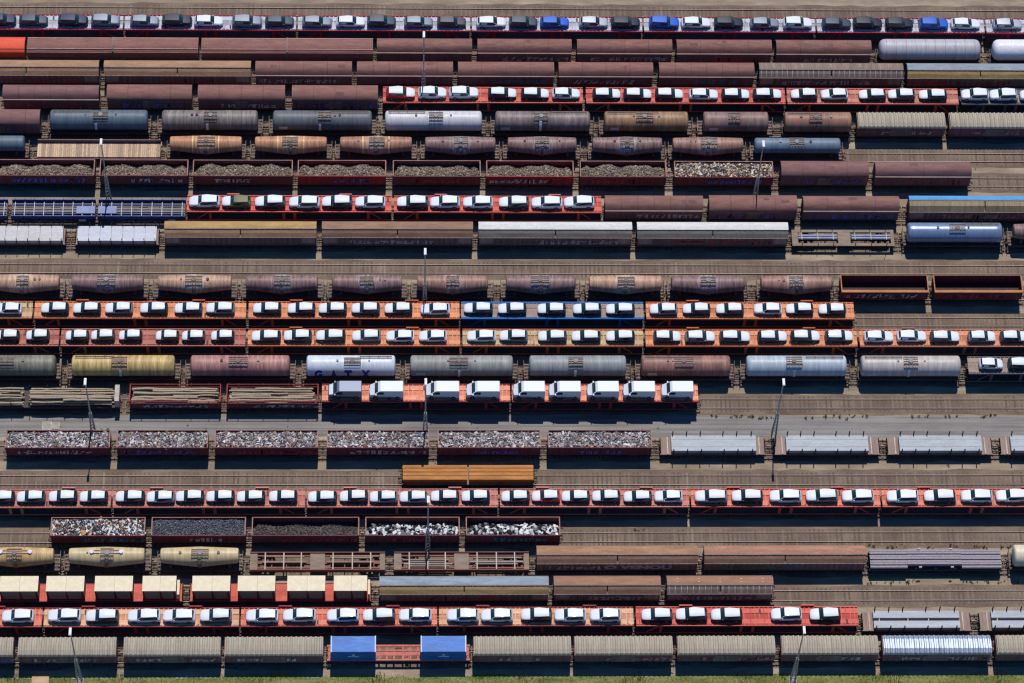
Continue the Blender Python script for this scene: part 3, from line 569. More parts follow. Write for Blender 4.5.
SPEC={
# roofs
'orangered':((238,98,72),D(stretch=SX,var=.15)), 'rosebrown':((146,103,93),D(stretch=SX,dirt=(120,88,82),dirt_amt=.6)),
'rosebrown2':((140,97,88),D(stretch=SX,dirt=(175,140,128),dirt_amt=.35)), 'mauvebrown':((138,99,95),D(stretch=SX,dirt=(118,92,94),dirt_amt=.6)),
'tan':((178,140,108),D(stretch=SX,dirt=(140,104,80),dirt_amt=.6)), 'greybrown':((146,126,112),D(stretch=SV,dirt=(112,92,84),dirt_amt=.6)),
'bluegrey':((150,162,172),D(stretch=SX,dirt=(130,130,125),dirt_amt=.5)), 'ochre':((186,156,104),D(stretch=SX,dirt=(140,112,78),dirt_amt=.5)),
'ochreroof':((188,150,98),D(stretch=SX,dirt=(150,116,82),dirt_amt=.5)), 'tanbrown':((158,122,98),D(stretch=SX,dirt=(120,92,78),dirt_amt=.6)),
'tanbrown2':((172,132,98),D(stretch=SX,dirt=(130,98,78),dirt_amt=.6)), 'tanbrown3':((178,130,105),D(stretch=SX,dirt=(140,104,84),dirt_amt=.6)),
'tanbrown4':((164,120,94),D(stretch=SX,dirt=(150,116,110),dirt_amt=.6)), 'whiteroof':((222,220,216),D(stretch=SX,var=.1,dirt=(170,160,150),dirt_amt=.5)),
'grey':((136,128,118),D(stretch=SX)), 'skyblue':((92,160,214),D(stretch=SX,var=.12)), 'khaki':((158,140,110),D(stretch=SV,dirt=(120,104,88),dirt_amt=.5)),
'taupe':((180,169,149),D(stretch=SV,dirt=(150,138,120),dirt_amt=.6,var=.18)), 'shiny':((166,176,194),D(stretch=SV,rough=.5,metal=.6,var=.35,scale=1.2)),
# walls
'wall_dark':((134,98,102),D(stretch=SV,dirt=(84,66,72),dirt_amt=.7)), 'wall_grey':((140,122,116),D(stretch=SV,dirt=(62,54,56),dirt_amt=.6)),
'pale_panel':((178,160,150),D(stretch=SV)), 'ledge':((150,126,118),D(stretch=SX)), 'roofseam':((118,84,80),D()), 'seam':((206,150,138),D()),
'maroon':((128,62,68),D(stretch=SV,dirt=RUST,dirt_amt=.6,scale=1.)), 'maroon2':((168,52,60),D(stretch=SV,dirt=RUST,dirt_amt=.4,scale=1.)),
'rim':((170,128,120),D(stretch=SX,dirt=(120,84,76),dirt_amt=.6)), 'rustrim':((192,130,84),D(stretch=SX,dirt=(160,100,64),dirt_amt=.5)),
'inside':((70,46,46),D(stretch=SV,dirt=(96,66,56),dirt_amt=.5)),
# running gear
'under':((84,74,72),D(dirt=RUST,dirt_amt=.5)), 'wheel':((98,84,76),D()), 'tread':((150,140,132),D(metal=.6,rough=.4)), 'platform':((138,118,104),D(dirt=RUST,dirt_amt=.5)),
# carriers
'pale':((196,196,206),D(rough=.6,spec=.36,stretch=SX,var=.15)), 'crimson':((176,32,54),D(var=.2)), 'red':((214,98,84),D(rough=.6,spec=.36,stretch=SX,dirt=(190,90,76),dirt_amt=.5)),
'brick':((204,128,108),D(rough=.6,spec=.36,stretch=SX,dirt=(160,104,90),dirt_amt=.6)), 'scarlet':((222,96,80),D(rough=.6,spec=.36,stretch=SX,dirt=(204,88,74),dirt_amt=.4)),
'darkgrey':((98,98,110),D()), 'straw':((208,176,128),D(rough=.6,spec=.36,stretch=SX,dirt=(160,120,90),dirt_amt=.5)), 'rustorange':((206,110,70),D(stretch=SX,dirt=(150,80,58),dirt_amt=.5)),
'orange':((232,150,104),D(rough=.6,spec=.36,stretch=SX,dirt=(206,122,86),dirt_amt=.5)), 'royal':((34,104,178),D(var=.2)), 'dun':((158,134,118),D(rough=.6,spec=.36,stretch=SX,dirt=(120,96,84),dirt_amt=.5)),
'redbrown':((188,110,92),D(rough=.6,spec=.36,stretch=SX,dirt=(146,82,70),dirt_amt=.5)), 'copper':((238,150,116),D(rough=.6,spec=.36,stretch=SX,dirt=(250,196,160),dirt_amt=.6)), 'brickdark':((158,62,62),D()),  # copper: the lighter patches are bright sheen spots painted into the colour
'salmon':((206,124,108),D(rough=.6,spec=.36,stretch=SX,dirt=(166,98,86),dirt_amt=.5)), 'redorange':((232,132,104),D(rough=.6,spec=.36,stretch=SX,dirt=(204,104,84),dirt_amt=.5)), 'peach':((232,178,140),D(rough=.6,spec=.36,stretch=SX,dirt=(206,130,100),dirt_amt=.5)),
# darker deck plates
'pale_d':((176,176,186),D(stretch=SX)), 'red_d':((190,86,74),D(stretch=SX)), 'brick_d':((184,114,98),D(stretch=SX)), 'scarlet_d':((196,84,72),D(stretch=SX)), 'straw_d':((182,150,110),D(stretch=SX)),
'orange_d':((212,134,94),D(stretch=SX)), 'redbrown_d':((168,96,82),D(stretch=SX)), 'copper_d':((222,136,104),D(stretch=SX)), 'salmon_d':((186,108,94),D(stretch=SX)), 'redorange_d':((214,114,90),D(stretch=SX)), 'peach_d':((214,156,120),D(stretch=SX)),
# tanks
'lavender':((190,186,190),D(stretch=SV,rough=.45,dirt=(160,150,165),dirt_amt=.4,var=.12)), 'whitet':((236,234,240),D(rough=.4,var=.06)),
'slatet':((100,115,127),D(rough=.5,stretch=SV)), 'greyt':((146,138,132),D(var=.5,fine=.35,rough=.5,stretch=SV,dirt=(96,80,76),dirt_amt=.7)), 'darkgreyt':((108,112,117),D(rough=.5,stretch=SV)),
'silvert':((214,214,216),D(rough=.42,stretch=SV,dirt=(170,165,165),dirt_amt=.5,var=.1)), 'browngreyt':((150,134,130),D(var=.5,fine=.35,rough=.5,stretch=SV,dirt=(98,80,82),dirt_amt=.8)),
'ochret':((176,138,104),D(var=.5,fine=.35,rough=.5,stretch=SV,dirt=(128,94,76),dirt_amt=.7)), 'brownt':((156,126,116),D(rough=.5,stretch=SV,dirt=(104,80,80),dirt_amt=.7)), 'rustt':((168,124,104),D(rough=.5,stretch=SV,dirt=(120,86,76),dirt_amt=.7)),
'slateblue':((114,131,146),D(rough=.5,stretch=SV,dirt=(96,112,132),dirt_amt=.5)), 'bluesilver':((138,156,186),D(rough=.3,stretch=SV,metal=.35,var=.15)),
'orangebelly':((206,144,106),D(var=.5,fine=.35,rough=.5,stretch=SV,dirt=(150,100,84),dirt_amt=.5)), 'orangebelly2':((180,124,100),D(var=.5,fine=.35,rough=.5,stretch=SV,dirt=(120,84,76),dirt_amt=.6)),
'brownbelly':((150,114,106),D(var=.5,fine=.35,rough=.5,stretch=SV,dirt=(84,62,66),dirt_amt=.9,scale=1.1)), 'rustbelly':((172,126,108),D(var=.5,fine=.35,rough=.5,stretch=SV,dirt=(104,74,70),dirt_amt=.85,scale=1.)), 'palebelly':((206,160,132),D(var=.5,fine=.35,rough=.5,stretch=SV,dirt=(142,92,80),dirt_amt=.8,scale=1.)),
'olivet':((146,142,124),D(var=.5,fine=.35,rough=.5,stretch=SV,dirt=(96,92,84),dirt_amt=.6)), 'yellowt':((222,192,126),D(var=.5,fine=.35,rough=.5,stretch=SV,dirt=(150,106,78),dirt_amt=.6)), 'pinkt':((196,144,132),D(var=.5,fine=.35,rough=.5,stretch=SV,dirt=(140,84,86),dirt_amt=.7)),
'whiteblue':((214,220,228),D(rough=.4,stretch=SV,var=.12)), 'grey2t':((160,160,154),D(rough=.5,stretch=SV,dirt=(110,108,104),dirt_amt=.6)), 'grey3t':((156,160,160),D(rough=.5,stretch=SV,dirt=(112,112,110),dirt_amt=.6)),
'redbrownt':((176,128,114),D(var=.5,fine=.35,rough=.5,stretch=SV,dirt=(120,86,84),dirt_amt=.6)), 'paleblue':((190,202,210),D(rough=.42,stretch=SV,dirt=(150,156,162),dirt_amt=.5)), 'palebeige':((200,194,188),D(rough=.42,stretch=SV,dirt=(152,146,142),dirt_amt=.6)),
'beigebelly':((222,188,136),D(var=.5,fine=.35,rough=.5,stretch=SV,dirt=(190,142,88),dirt_amt=.6)), 'beigebelly2':((218,196,150),D(rough=.42,stretch=SV,dirt=(176,150,112),dirt_amt=.6)), 'cream':((226,214,186),D(rough=.42,var=.12)),
'grating':((136,120,110),D(dirt=(110,96,86),dirt_amt=.6,scale=2.5)), 'white_mark':((226,226,232),D(var=.1)), 'bandring':((238,196,140),D(rough=.4,var=.1)), 'steelgrey':((150,150,152),D()),
# loads, structures
'sheetwhite':((206,203,202),D(stretch=SX,dirt=(204,186,166),dirt_amt=.4,var=.12)), 'sheetsilver':((182,188,198),D(stretch=SX,rough=.4,var=.15)), 'slab':((168,174,180),D(stretch=SX,var=.18,rough=.5)),
'beam_ochre':((196,132,70),D(stretch=SX,dirt=(160,104,58),dirt_amt=.5)), 'mauvebar':((160,150,168),D(stretch=SX,rough=.5,dirt=(120,108,118),dirt_amt=.5)),
'creambox':((240,226,192),D(var=.12,fine=.1,scale=1.5,dirt=(214,196,160),dirt_amt=.5)), 'creamside':((160,142,122),D(var=.1)), 'redframe':((140,44,62),D()), 'flatred':((214,104,88),D(stretch=SX,dirt=(180,88,76),dirt_amt=.5)),
'boxblue':((20,108,196),D(stretch=SX,dirt=(96,150,206),dirt_amt=.5,rough=.5)), 'boxpost':((206,222,236),D(var=.1)), 'skeletal':((206,122,108),D(dirt=(150,90,80),dirt_amt=.5)),
'skelbrown':((142,92,84),D(stretch=SX,dirt=(120,86,80),dirt_amt=.6)), 'skeltan':((148,130,114),D(stretch=SX,dirt=(130,108,92),dirt_amt=.6)), 'skelwhite':((198,184,170),D()),
'bluefr':((52,72,132),D(dirt=(50,54,84),dirt_amt=.5)), 'bluepale':((150,156,190),D(var=.15)), 'bluewhite':((206,208,226),D(var=.15)), 'bluerail':((110,124,176),D()), 'tubegrey':((150,156,180),D(rough=.4)), 'flatdeck':((156,132,120),D(dirt=(126,100,90),dirt_amt=.5,stretch=SV)),
'stake':((58,54,62),D()), 'stakeblue':((132,136,176),D()), 'stakered':((190,72,58),D()), 'mast':((176,172,168),D(rough=.5,var=.1)), 'lamphead':((240,240,244),D(var=.03)),
'cabinet':((198,168,128),D()), 'concrete':((172,166,156),D()), 'blackcover':((58,56,58),D()),
'graf_white':((214,204,210),D()), 'graf_blue':((110,124,214),D()), 'graf_pink':((230,150,160),D()), 'graf_teal':((80,150,176),D()), 'graf_red':((200,76,80),D()), 'graf_green':((90,150,130),D()), 'gatxblue':((34,66,150),D(var=.1)),
}
def paint(name,c,rough=.3,metal=0.,coat=.4):
    m,nt,b=base_mat(name); b.inputs['Base Color'].default_value=rgb(c,1.); b.inputs['Roughness'].default_value=.45; b.inputs['Specular IOR Level'].default_value=.3
    b.inputs['Metallic'].default_value=metal; b.inputs['Coat Weight'].default_value=coat; b.inputs['Coat Roughness'].default_value=.03
    return m
CAR={'white':paint('paint_white',(222,226,232)),'film':paint('white_film',(224,228,232),coat=.1),'navy':paint('paint_navy',(34,44,68),metal=.3),'slate':paint('paint_slate',(60,70,84),metal=.2),
'steel':paint('paint_steel',(124,132,144),metal=.2),'silver':paint('paint_silver',(168,172,184),metal=.2),'black':paint('paint_black',(26,32,48)),'bronze':paint('paint_bronze',(74,70,78),metal=.2),
'blue':paint('paint_blue',(20,92,196)),'olive':paint('paint_olive',(98,100,58)),'whitered':paint('paint_film_white',(240,238,240)),'redpaint':paint('paint_red',(226,26,52)),'greyvan':paint('paint_grey_van',(112,120,140),metal=.2)}
def glass_mat():
    m,nt,b=base_mat('car_glass'); b.inputs['Base Color'].default_value=(.012,.03,.036,1); b.inputs['Roughness'].default_value=.06
    b.inputs['Specular IOR Level'].default_value=.5; return m
GLASS=glass_mat()
TYRE=mat('tyre',(36,36,38),var=.1); RIM=mat('wheel_rim',(140,142,146),metal=.6,rough=.4,var=.1)
PLANK=island_mat('weathered_planks',[(0,(200,170,140)),(.2,(220,190,156)),(.4,(186,156,130)),(.6,(226,202,172)),(.8,(176,150,128))],interp='LINEAR')
PALEPLANK=island_mat('pale_planks',[(0,(118,112,112)),(.3,(138,130,126)),(.6,(102,98,104)),(.85,(150,142,136))])
SCRAP=island_mat('scrap_metal',[(0,(104,96,94)),(.22,(160,152,148)),(.44,(188,180,176)),(.6,(128,118,112)),(.72,(236,232,232)),(.84,(172,150,130)),(.9,(166,112,96)),(.93,(214,214,222)),(.98,(96,116,150))])
SCRAPMIX=island_mat('bright_scrap',[(0,(70,64,66)),(.18,(196,184,164)),(.36,(120,110,106)),(.5,(230,220,204)),(.66,(170,124,92)),(.74,(96,98,110)),(.86,(210,170,110)),(.93,(140,84,72))])
SCRAPRUST=island_mat('rusty_scrap',[(0,(60,58,62)),(.2,(226,222,220)),(.36,(120,116,116)),(.5,(238,236,234)),(.66,(92,92,104)),(.8,(206,150,80)),(.88,(150,90,66)),(.94,(60,70,100))])
SHRED=island_mat('steel_shreddings',[(0,(74,76,82)),(.3,(96,98,104)),(.6,(118,120,126)),(.85,(140,142,148)),(.96,(84,76,74))])
COAL=island_mat('dark_rubble',[(0,(70,64,64)),(.4,(98,90,88)),(.8,(122,112,108))])
RUBBLE=island_mat('brown_rubble',[(0,(126,110,98)),(.25,(152,136,120)),(.5,(170,154,136)),(.75,(140,124,110)),(.93,(192,176,158))])
BALES=island_mat('white_bales',[(0,(236,236,236)),(.4,(214,214,216)),(.55,(110,110,112)),(.66,(40,40,44))])
LOG=island_mat('log_bark',[(0,(132,114,98)),(.3,(158,138,118)),(.6,(106,92,80)),(.85,(178,160,136))])
LOGEND=mat('log_end',(206,186,156),var=.1)
BARS=island_mat('steel_bar',[(0,(132,124,130)),(.35,(160,152,158)),(.7,(112,104,110))])

def ballast_mat(name,c1,c2,c3,sc=.35):
    m,nt,b=base_mat(name); tc=N(nt,'ShaderNodeTexCoord'); mp=N(nt,'ShaderNodeMapping'); mp.inputs['Scale'].default_value=(.35,1,1)
    nt.links.new(tc.outputs['Object'],mp.inputs['Vector'])
    a=ramp(nt,noise(nt,mp.outputs[0],sc,6,.65),[(.32,rgb(c1)),(.52,rgb(c2)),(.7,rgb(c3))])
    g=lambda k:(k,k,k,1)
    f=noise(nt,tc.outputs['Object'],9,3,.8)
    col=mix(nt,a,ramp(nt,f,[(.3,g(.6)),(.7,g(1.25))]),1.,'MULTIPLY')
    nt.links.new(col,b.inputs['Base Color']); b.inputs['Roughness'].default_value=.95; b.inputs['Specular IOR Level'].default_value=.1
    bp=N(nt,'ShaderNodeBump'); bp.inputs['Strength'].default_value=.6; bp.inputs['Distance'].default_value=.06
    nt.links.new(f,bp.inputs['Height']); nt.links.new(bp.outputs[0],b.inputs['Normal'])
    return m
GROUND=ballast_mat('yard_ground',(134,120,104),(160,144,124),(184,168,146))
BALLAST=ballast_mat('track_ballast',(104,88,76),(128,110,95),(150,132,114))
ROADM=ballast_mat('road_surface',(126,122,118),(146,142,138),(158,154,148),.15)
nt_=ROADM.node_tree; b_=nt_.nodes['Principled BSDF']; src_=b_.inputs['Base Color'].links[0].from_socket
tc_=N(nt_,'ShaderNodeTexCoord'); mp_=N(nt_,'ShaderNodeMapping'); mp_.inputs['Scale'].default_value=(.03,2.2,1); nt_.links.new(tc_.outputs['Object'],mp_.inputs['Vector'])
tr_=ramp(nt_,noise(nt_,mp_.outputs[0],1.,4,.6),[(.38,(.72,.71,.7,1)),(.56,(1.05,1.05,1.05,1))])
nt_.links.new(mix(nt_,src_,tr_,1.,'MULTIPLY'),b_.inputs['Base Color'])
GRASSG=ballast_mat('grass_soil',(96,104,56),(126,130,76),(150,148,98),.6)
SLEEPER=island_mat('sleeper',[(0,(114,98,88)),(.25,(124,108,96)),(.5,(104,90,82)),(.75,(130,114,102)),(.97,(146,132,120))],fine=.25)
RAILM=mat('rail_steel',(66,48,48),rough=.6,var=.2,stretch=(.05,1,1)); RAILTOP=mat('rail_head',(188,172,164),rough=.55,var=.3,stretch=(.05,1,1))
BLADE=island_mat('grass_blade',[(0,(84,104,44)),(.3,(118,130,66)),(.6,(150,152,92)),(.85,(70,88,40))],interp='LINEAR')
WEED=island_mat('weed_leaf',[(0,(100,112,62)),(.5,(126,134,82)),(.8,(144,138,96))],interp='LINEAR')

# ------------------------------------------------------------------ setting
def struct(name, mb, mats, parent=None, smooth=None):
    o=part(name,mb,mats,parent,smooth); o['kind']='structure'; return o
XL=140.
mb=MB(); mb.add([(-1500,-1500,0),(1500,-1500,0),(1500,1500,0),(-1500,1500,0)],[(0,1,2,3)]); struct('ground',mb,GROUND)
ROAD=(ROAD_Y[0]-.9,ROAD_Y[1])
mb=MB(); n=60; vs=[]; 
for i in range(n+1):
    x=-XL+2*XL*i/n
    vs+=[(x,ROAD[0]+random.uniform(-.15,.15),.012),(x,ROAD[1]+random.uniform(-.12,.12),.012)]
mb.add(vs,[(2*i,2*i+2,2*i+3,2*i+1) for i in range(n)]); struct('service_road',mb,ROADM)
for k,(y,ph) in TRACKS.items():
    root=bpy.data.objects.new('railway_track',None); COL.objects.link(root); root.location=(0,y,0); root['kind']='structure'
    mb=MB(); vs=[]; n=120
    for i in range(n+1):
        x=-XL+2*XL*i/n
        vs+=[(x,-1.75+random.uniform(-.18,.18),.006),(x,-1.35,.035),(x,1.35,.035),(x,1.75+random.uniform(-.18,.18),.006)]
    mb.add(vs,[(4*i+j,4*i+4+j,4*i+5+j,4*i+1+j) for i in range(n) for j in range(3)])
    struct('ballast_bed',mb,BALLAST,root)
    mb=MB(); x=-XL+random.uniform(0,.5)
    conc=k in ('P','Q','F','H')
    while x<XL:
        d=random.uniform(-.05,.05); z=.05+random.uniform(0,.015)
        mb.box(x-.13,x+.13,-1.28+d,1.28+d,.0,z); x+=.63+random.uniform(-.03,.03)
    o=struct('sleepers',mb,SLEEPER,root)
    for s in (-1,1):
        mb=MB(); yc=s*.755
        mb.box(-XL,XL,yc-.07,yc+.07,.052,.08); mb.box(-XL,XL,yc-.018,yc+.018,.08,.15)
        mb.box(-XL,XL,yc-.04,yc+.04,.15,RT-.012); mb.box(-XL,XL,yc-.034,yc+.034,RT-.012,RT,1)
        struct('rail',mb,[RAILM,RAILTOP],root)
# grass verge along the lower edge
mb=MB(); vs=[]; n=140
for i in range(n+1):
    x=-XL+2*XL*i/n; vs+=[(x,GRASS_Y+random.uniform(-.35,.25),.02),(x,GRASS_Y-40,.03)]
mb.add(vs,[(2*i,2*i+1,2*i+3,2*i+2) for i in range(n)]); struct('verge_soil',mb,GRASSG)
mb=MB()
for i in range(16000):
    x=random.uniform(-72,72); dy=random.random()**1.5*4.2
    cl=math.sin(x*.9)+math.sin(x*.37+2)+math.sin(x*2.3+1)*.6
    y=GRASS_Y-dy+random.uniform(-.25,.3)+.12*cl
    if random.random()<.3-.16*cl and dy<1.6: continue
    h=random.uniform(.12,.42)*(2.2 if cl>1.3 else 1); a=random.uniform(0,6.28); wd=random.uniform(.02,.05)
    l=random.uniform(.05,.22); b=random.uniform(0,6.28)
    ca,sa=math.cos(a)*wd,math.sin(a)*wd
    mb.add([(x-ca,y-sa,.02),(x+ca,y+sa,.02),(x+math.cos(b)*l,y+math.sin(b)*l,.02+h)],[(0,1,2)])
o=part('verge_grass',mb,BLADE,None); tag(o,'yellow green grass along the bottom edge of the yard','grass',kind='stuff')
def tuft(mb,x,y,s,nb=26):
    for i in range(nb):
        a=random.uniform(0,6.28); r=random.uniform(0,.22)*s; h=random.uniform(.15,.5)*s; wd=random.uniform(.03,.07)*s
        px,py=x+math.cos(a)*r,y+math.sin(a)*r; b=random.uniform(0,6.28); l=random.uniform(.1,.3)*s
        c,t=math.cos(a+1.57)*wd,math.sin(a+1.57)*wd
        mb.add([(px-c,py-t,.02),(px+c,py+t,.02),(px+c*.6+math.cos(b)*l,py+t*.6+math.sin(b)*l,.02+h),(px-c*.6+math.cos(b)*l,py-t*.6+math.sin(b)*l,.02+h)],[(0,1,2,3)])
mb=MB()
for x,y in WEEDS:
    for k in range(3): tuft(mb,x+random.uniform(-.7,.7),y+random.uniform(-.2,.2),random.uniform(.35,.9),16)
for k in range(260):     # sparse weeds in the strips between tracks
    ys=[t[0] for t in TRACKS.values()]; i=random.randrange(len(ys)-1)
    tuft(mb,random.uniform(-75,75),(ys[i]+ys[i+1])/2+random.uniform(-.4,.4),random.uniform(.25,.6),10)
for k in range(40): tuft(mb,random.uniform(-15,74),64.5+random.uniform(-1,3),random.uniform(.5,1.2),14)
o=part('weeds',mb,WEED,None); tag(o,'low weeds scattered along the gravel strips between the tracks','weeds',kind='stuff')
mb=MB(); mb.box(-1.3,1.3,-.5,.5,.03,.05); 

# ------------------------------------------------------------------ running gear (shared meshes)
def wheelset_me():
    m=MB(); m.cyl((0,-.95,0),(0,.95,0),.08,8)
    for s in (-1,1):
        m.cyl((0,s*.69,0),(0,s*.83,0),.44,18); m.cyl((0,s*.66,0),(0,s*.69,0),.47,18,1); m.cyl((0,s*.83,0),(0,s*.90,0),.15,8)
    return m.mesh('wheelset',[P('wheel'),P('tread')])
def bogie_me():
    m=MB()
    for s in (-1,1):
        m.box(-1.25,1.25,s*1.0-.06,s*1.0+.06,.42,.66); m.box(-.45,.45,s*1.0-.09,s*1.0+.09,.28,.8)
        for q in (-.9,.9): m.box(q-.16,q+.16,s*1.0-.1,s*1.0+.1,.3,.62)
    m.box(-.2,.2,-1.,1.,.5,.85)
    return m.mesh('bogie',[P('under')])
def add_wheelset(parent,x,name='wheelset'):
    return link(name,shared('ws',wheelset_me),parent,(x,0,.44))
def add_bogie(root,x):
    b=link('bogie',shared('bg',bogie_me),root,(x,0,0))
    for d in (-.9,.9): add_wheelset(b,d)
    return b
def buffers(root,x,sgn,ext):
    """end beam with two buffers, hook and hose; ext = reach of the buffers beyond the beam"""
    ext=max(.12,ext)
    def mk():
        m=MB(); m.box(-.12,0,-1.25,1.25,.85,1.2)
        for s in (-1,1):
            m.cyl((0,s*.875,1.06),(ext-.05,s*.875,1.06),.1,8); m.cyl((ext-.05,s*.875,1.06),(ext,s*.875,1.06),.24,12)
            m.box(-.05,.2,s*1.2-.12,s*1.2+.12,.35,.42)
        m.box(0,ext,-.06,.06,.98,1.1); m.bar((0,.3,.95),(ext*.9,.25,.55),.05); m.bar((0,-.3,.95),(ext*.9,-.25,.55),.05)
        return m.mesh('buffer_beam',[P('under')])
    o=link('buffer_beam',shared(('bb',round(ext,1)),mk),root,(x,0,0))
    if sgn<0: o.rotation_euler=(0,0,math.pi)
def chassis(root,L,gl,gr,sill=1.25,bog=True,wheel2=False,color='under',name='underframe'):
    m=MB()
    for s in (-1,1): m.box(-L/2,L/2,s*sill-.06,s*sill+.06,.88,1.16)
    m.box(-L/2,L/2,-.25,.25,.8,1.1)
    x=-L/2+1.
    while x<L/2-.5: m.box(x-.06,x+.06,-sill+.06,-.25,.9,1.1); m.box(x-.06,x+.06,.25,sill-.06,.9,1.1); x+=2.
    m.cyl((-.5,.75,.7),(.8,.75,.7),.2,10); m.box(.9,1.4,-.95,-.5,.5,.88)
    part(name,m,P(color),root)
    if bog:
        for s in (-1,1): add_bogie(root,s*(L/2-min(2.1,L*.16)))
    elif wheel2:
        for s in (-1,1): add_wheelset(root,s*(L/2-2.2))
    buffers(root,L/2,1,gr); buffers(root,-L/2,-1,gl)

def graffiti(root,L,y,color,z0=1.35,z1=2.45,frac=.6,sgn=-1,x0=None):
    """painted scrawl: thin strokes on the wall"""
    m=MB(); span=L*frac; x=-span/2+random.uniform(-.15,.15)*L if x0 is None else x0; end=min(x+span,L/2-.4)
    x=max(x,-L/2+.4)
    while x<end:
        w=random.uniform(.55,1.05); h0=z0+random.uniform(0,.12); h1=z1-random.uniform(0,.25); t=random.uniform(.12,.26)
        for k in range(random.choice((2,3,3,4))):
            r=random.random()
            if r<.4:
                q=x+random.uniform(0,w-t); m.box(q,q+t,y-.006,y+.002,h0,h1)
            elif r<.75:
                q=random.uniform(h0,h1-t); m.box(x,x+w*random.uniform(.6,1),y-.009,y+.002,q,q+t)
            else:
                a=x+random.uniform(0,w*.3); b=x+random.uniform(w*.5,w)
                m.add([(a,y-.012,h0),(a+t,y-.012,h0),(b+t,y-.012,h1),(b,y-.012,h1)],[(0,1,2,3)])
        x+=w+random.uniform(.02,.1)
    if m.v: part('graffiti',m,P(color),root)

# ------------------------------------------------------------------ covered wagons
def wall_prism(hw,z0,z1): return [(-hw,z0),(hw,z0),(hw,z1),(-hw,z1)]
def roof_seams(m,L,prof):
    n=random.choice((1,3,3,5)); q=len(prof)
    for i in range(n):
        x=-L/2+L*(i+1)/(n+1)+random.uniform(-.05,.05); w=random.uniform(.03,.06)
        pr=[(y*1.006,z+.02) for y,z in prof]
        m.add([(x-w,y,z) for y,z in pr]+[(x+w,y,z) for y,z in pr],[(j,j+1,q+j+1,q+j) for j in range(q-1)],1)
    for k in range(random.choice((0,0,1,2))):       # patched sheets
        x=random.uniform(-L/2+1,L/2-2); w=random.uniform(.5,1.3); j=random.randrange(2,q-3)
        a,b=prof[j],prof[j+1]
        m.add([(x,a[0],a[1]+.014),(x+w,a[0],a[1]+.014),(x+w,b[0],b[1]+.014),(x,b[0],b[1]+.014)],[(0,1,2,3)],1)
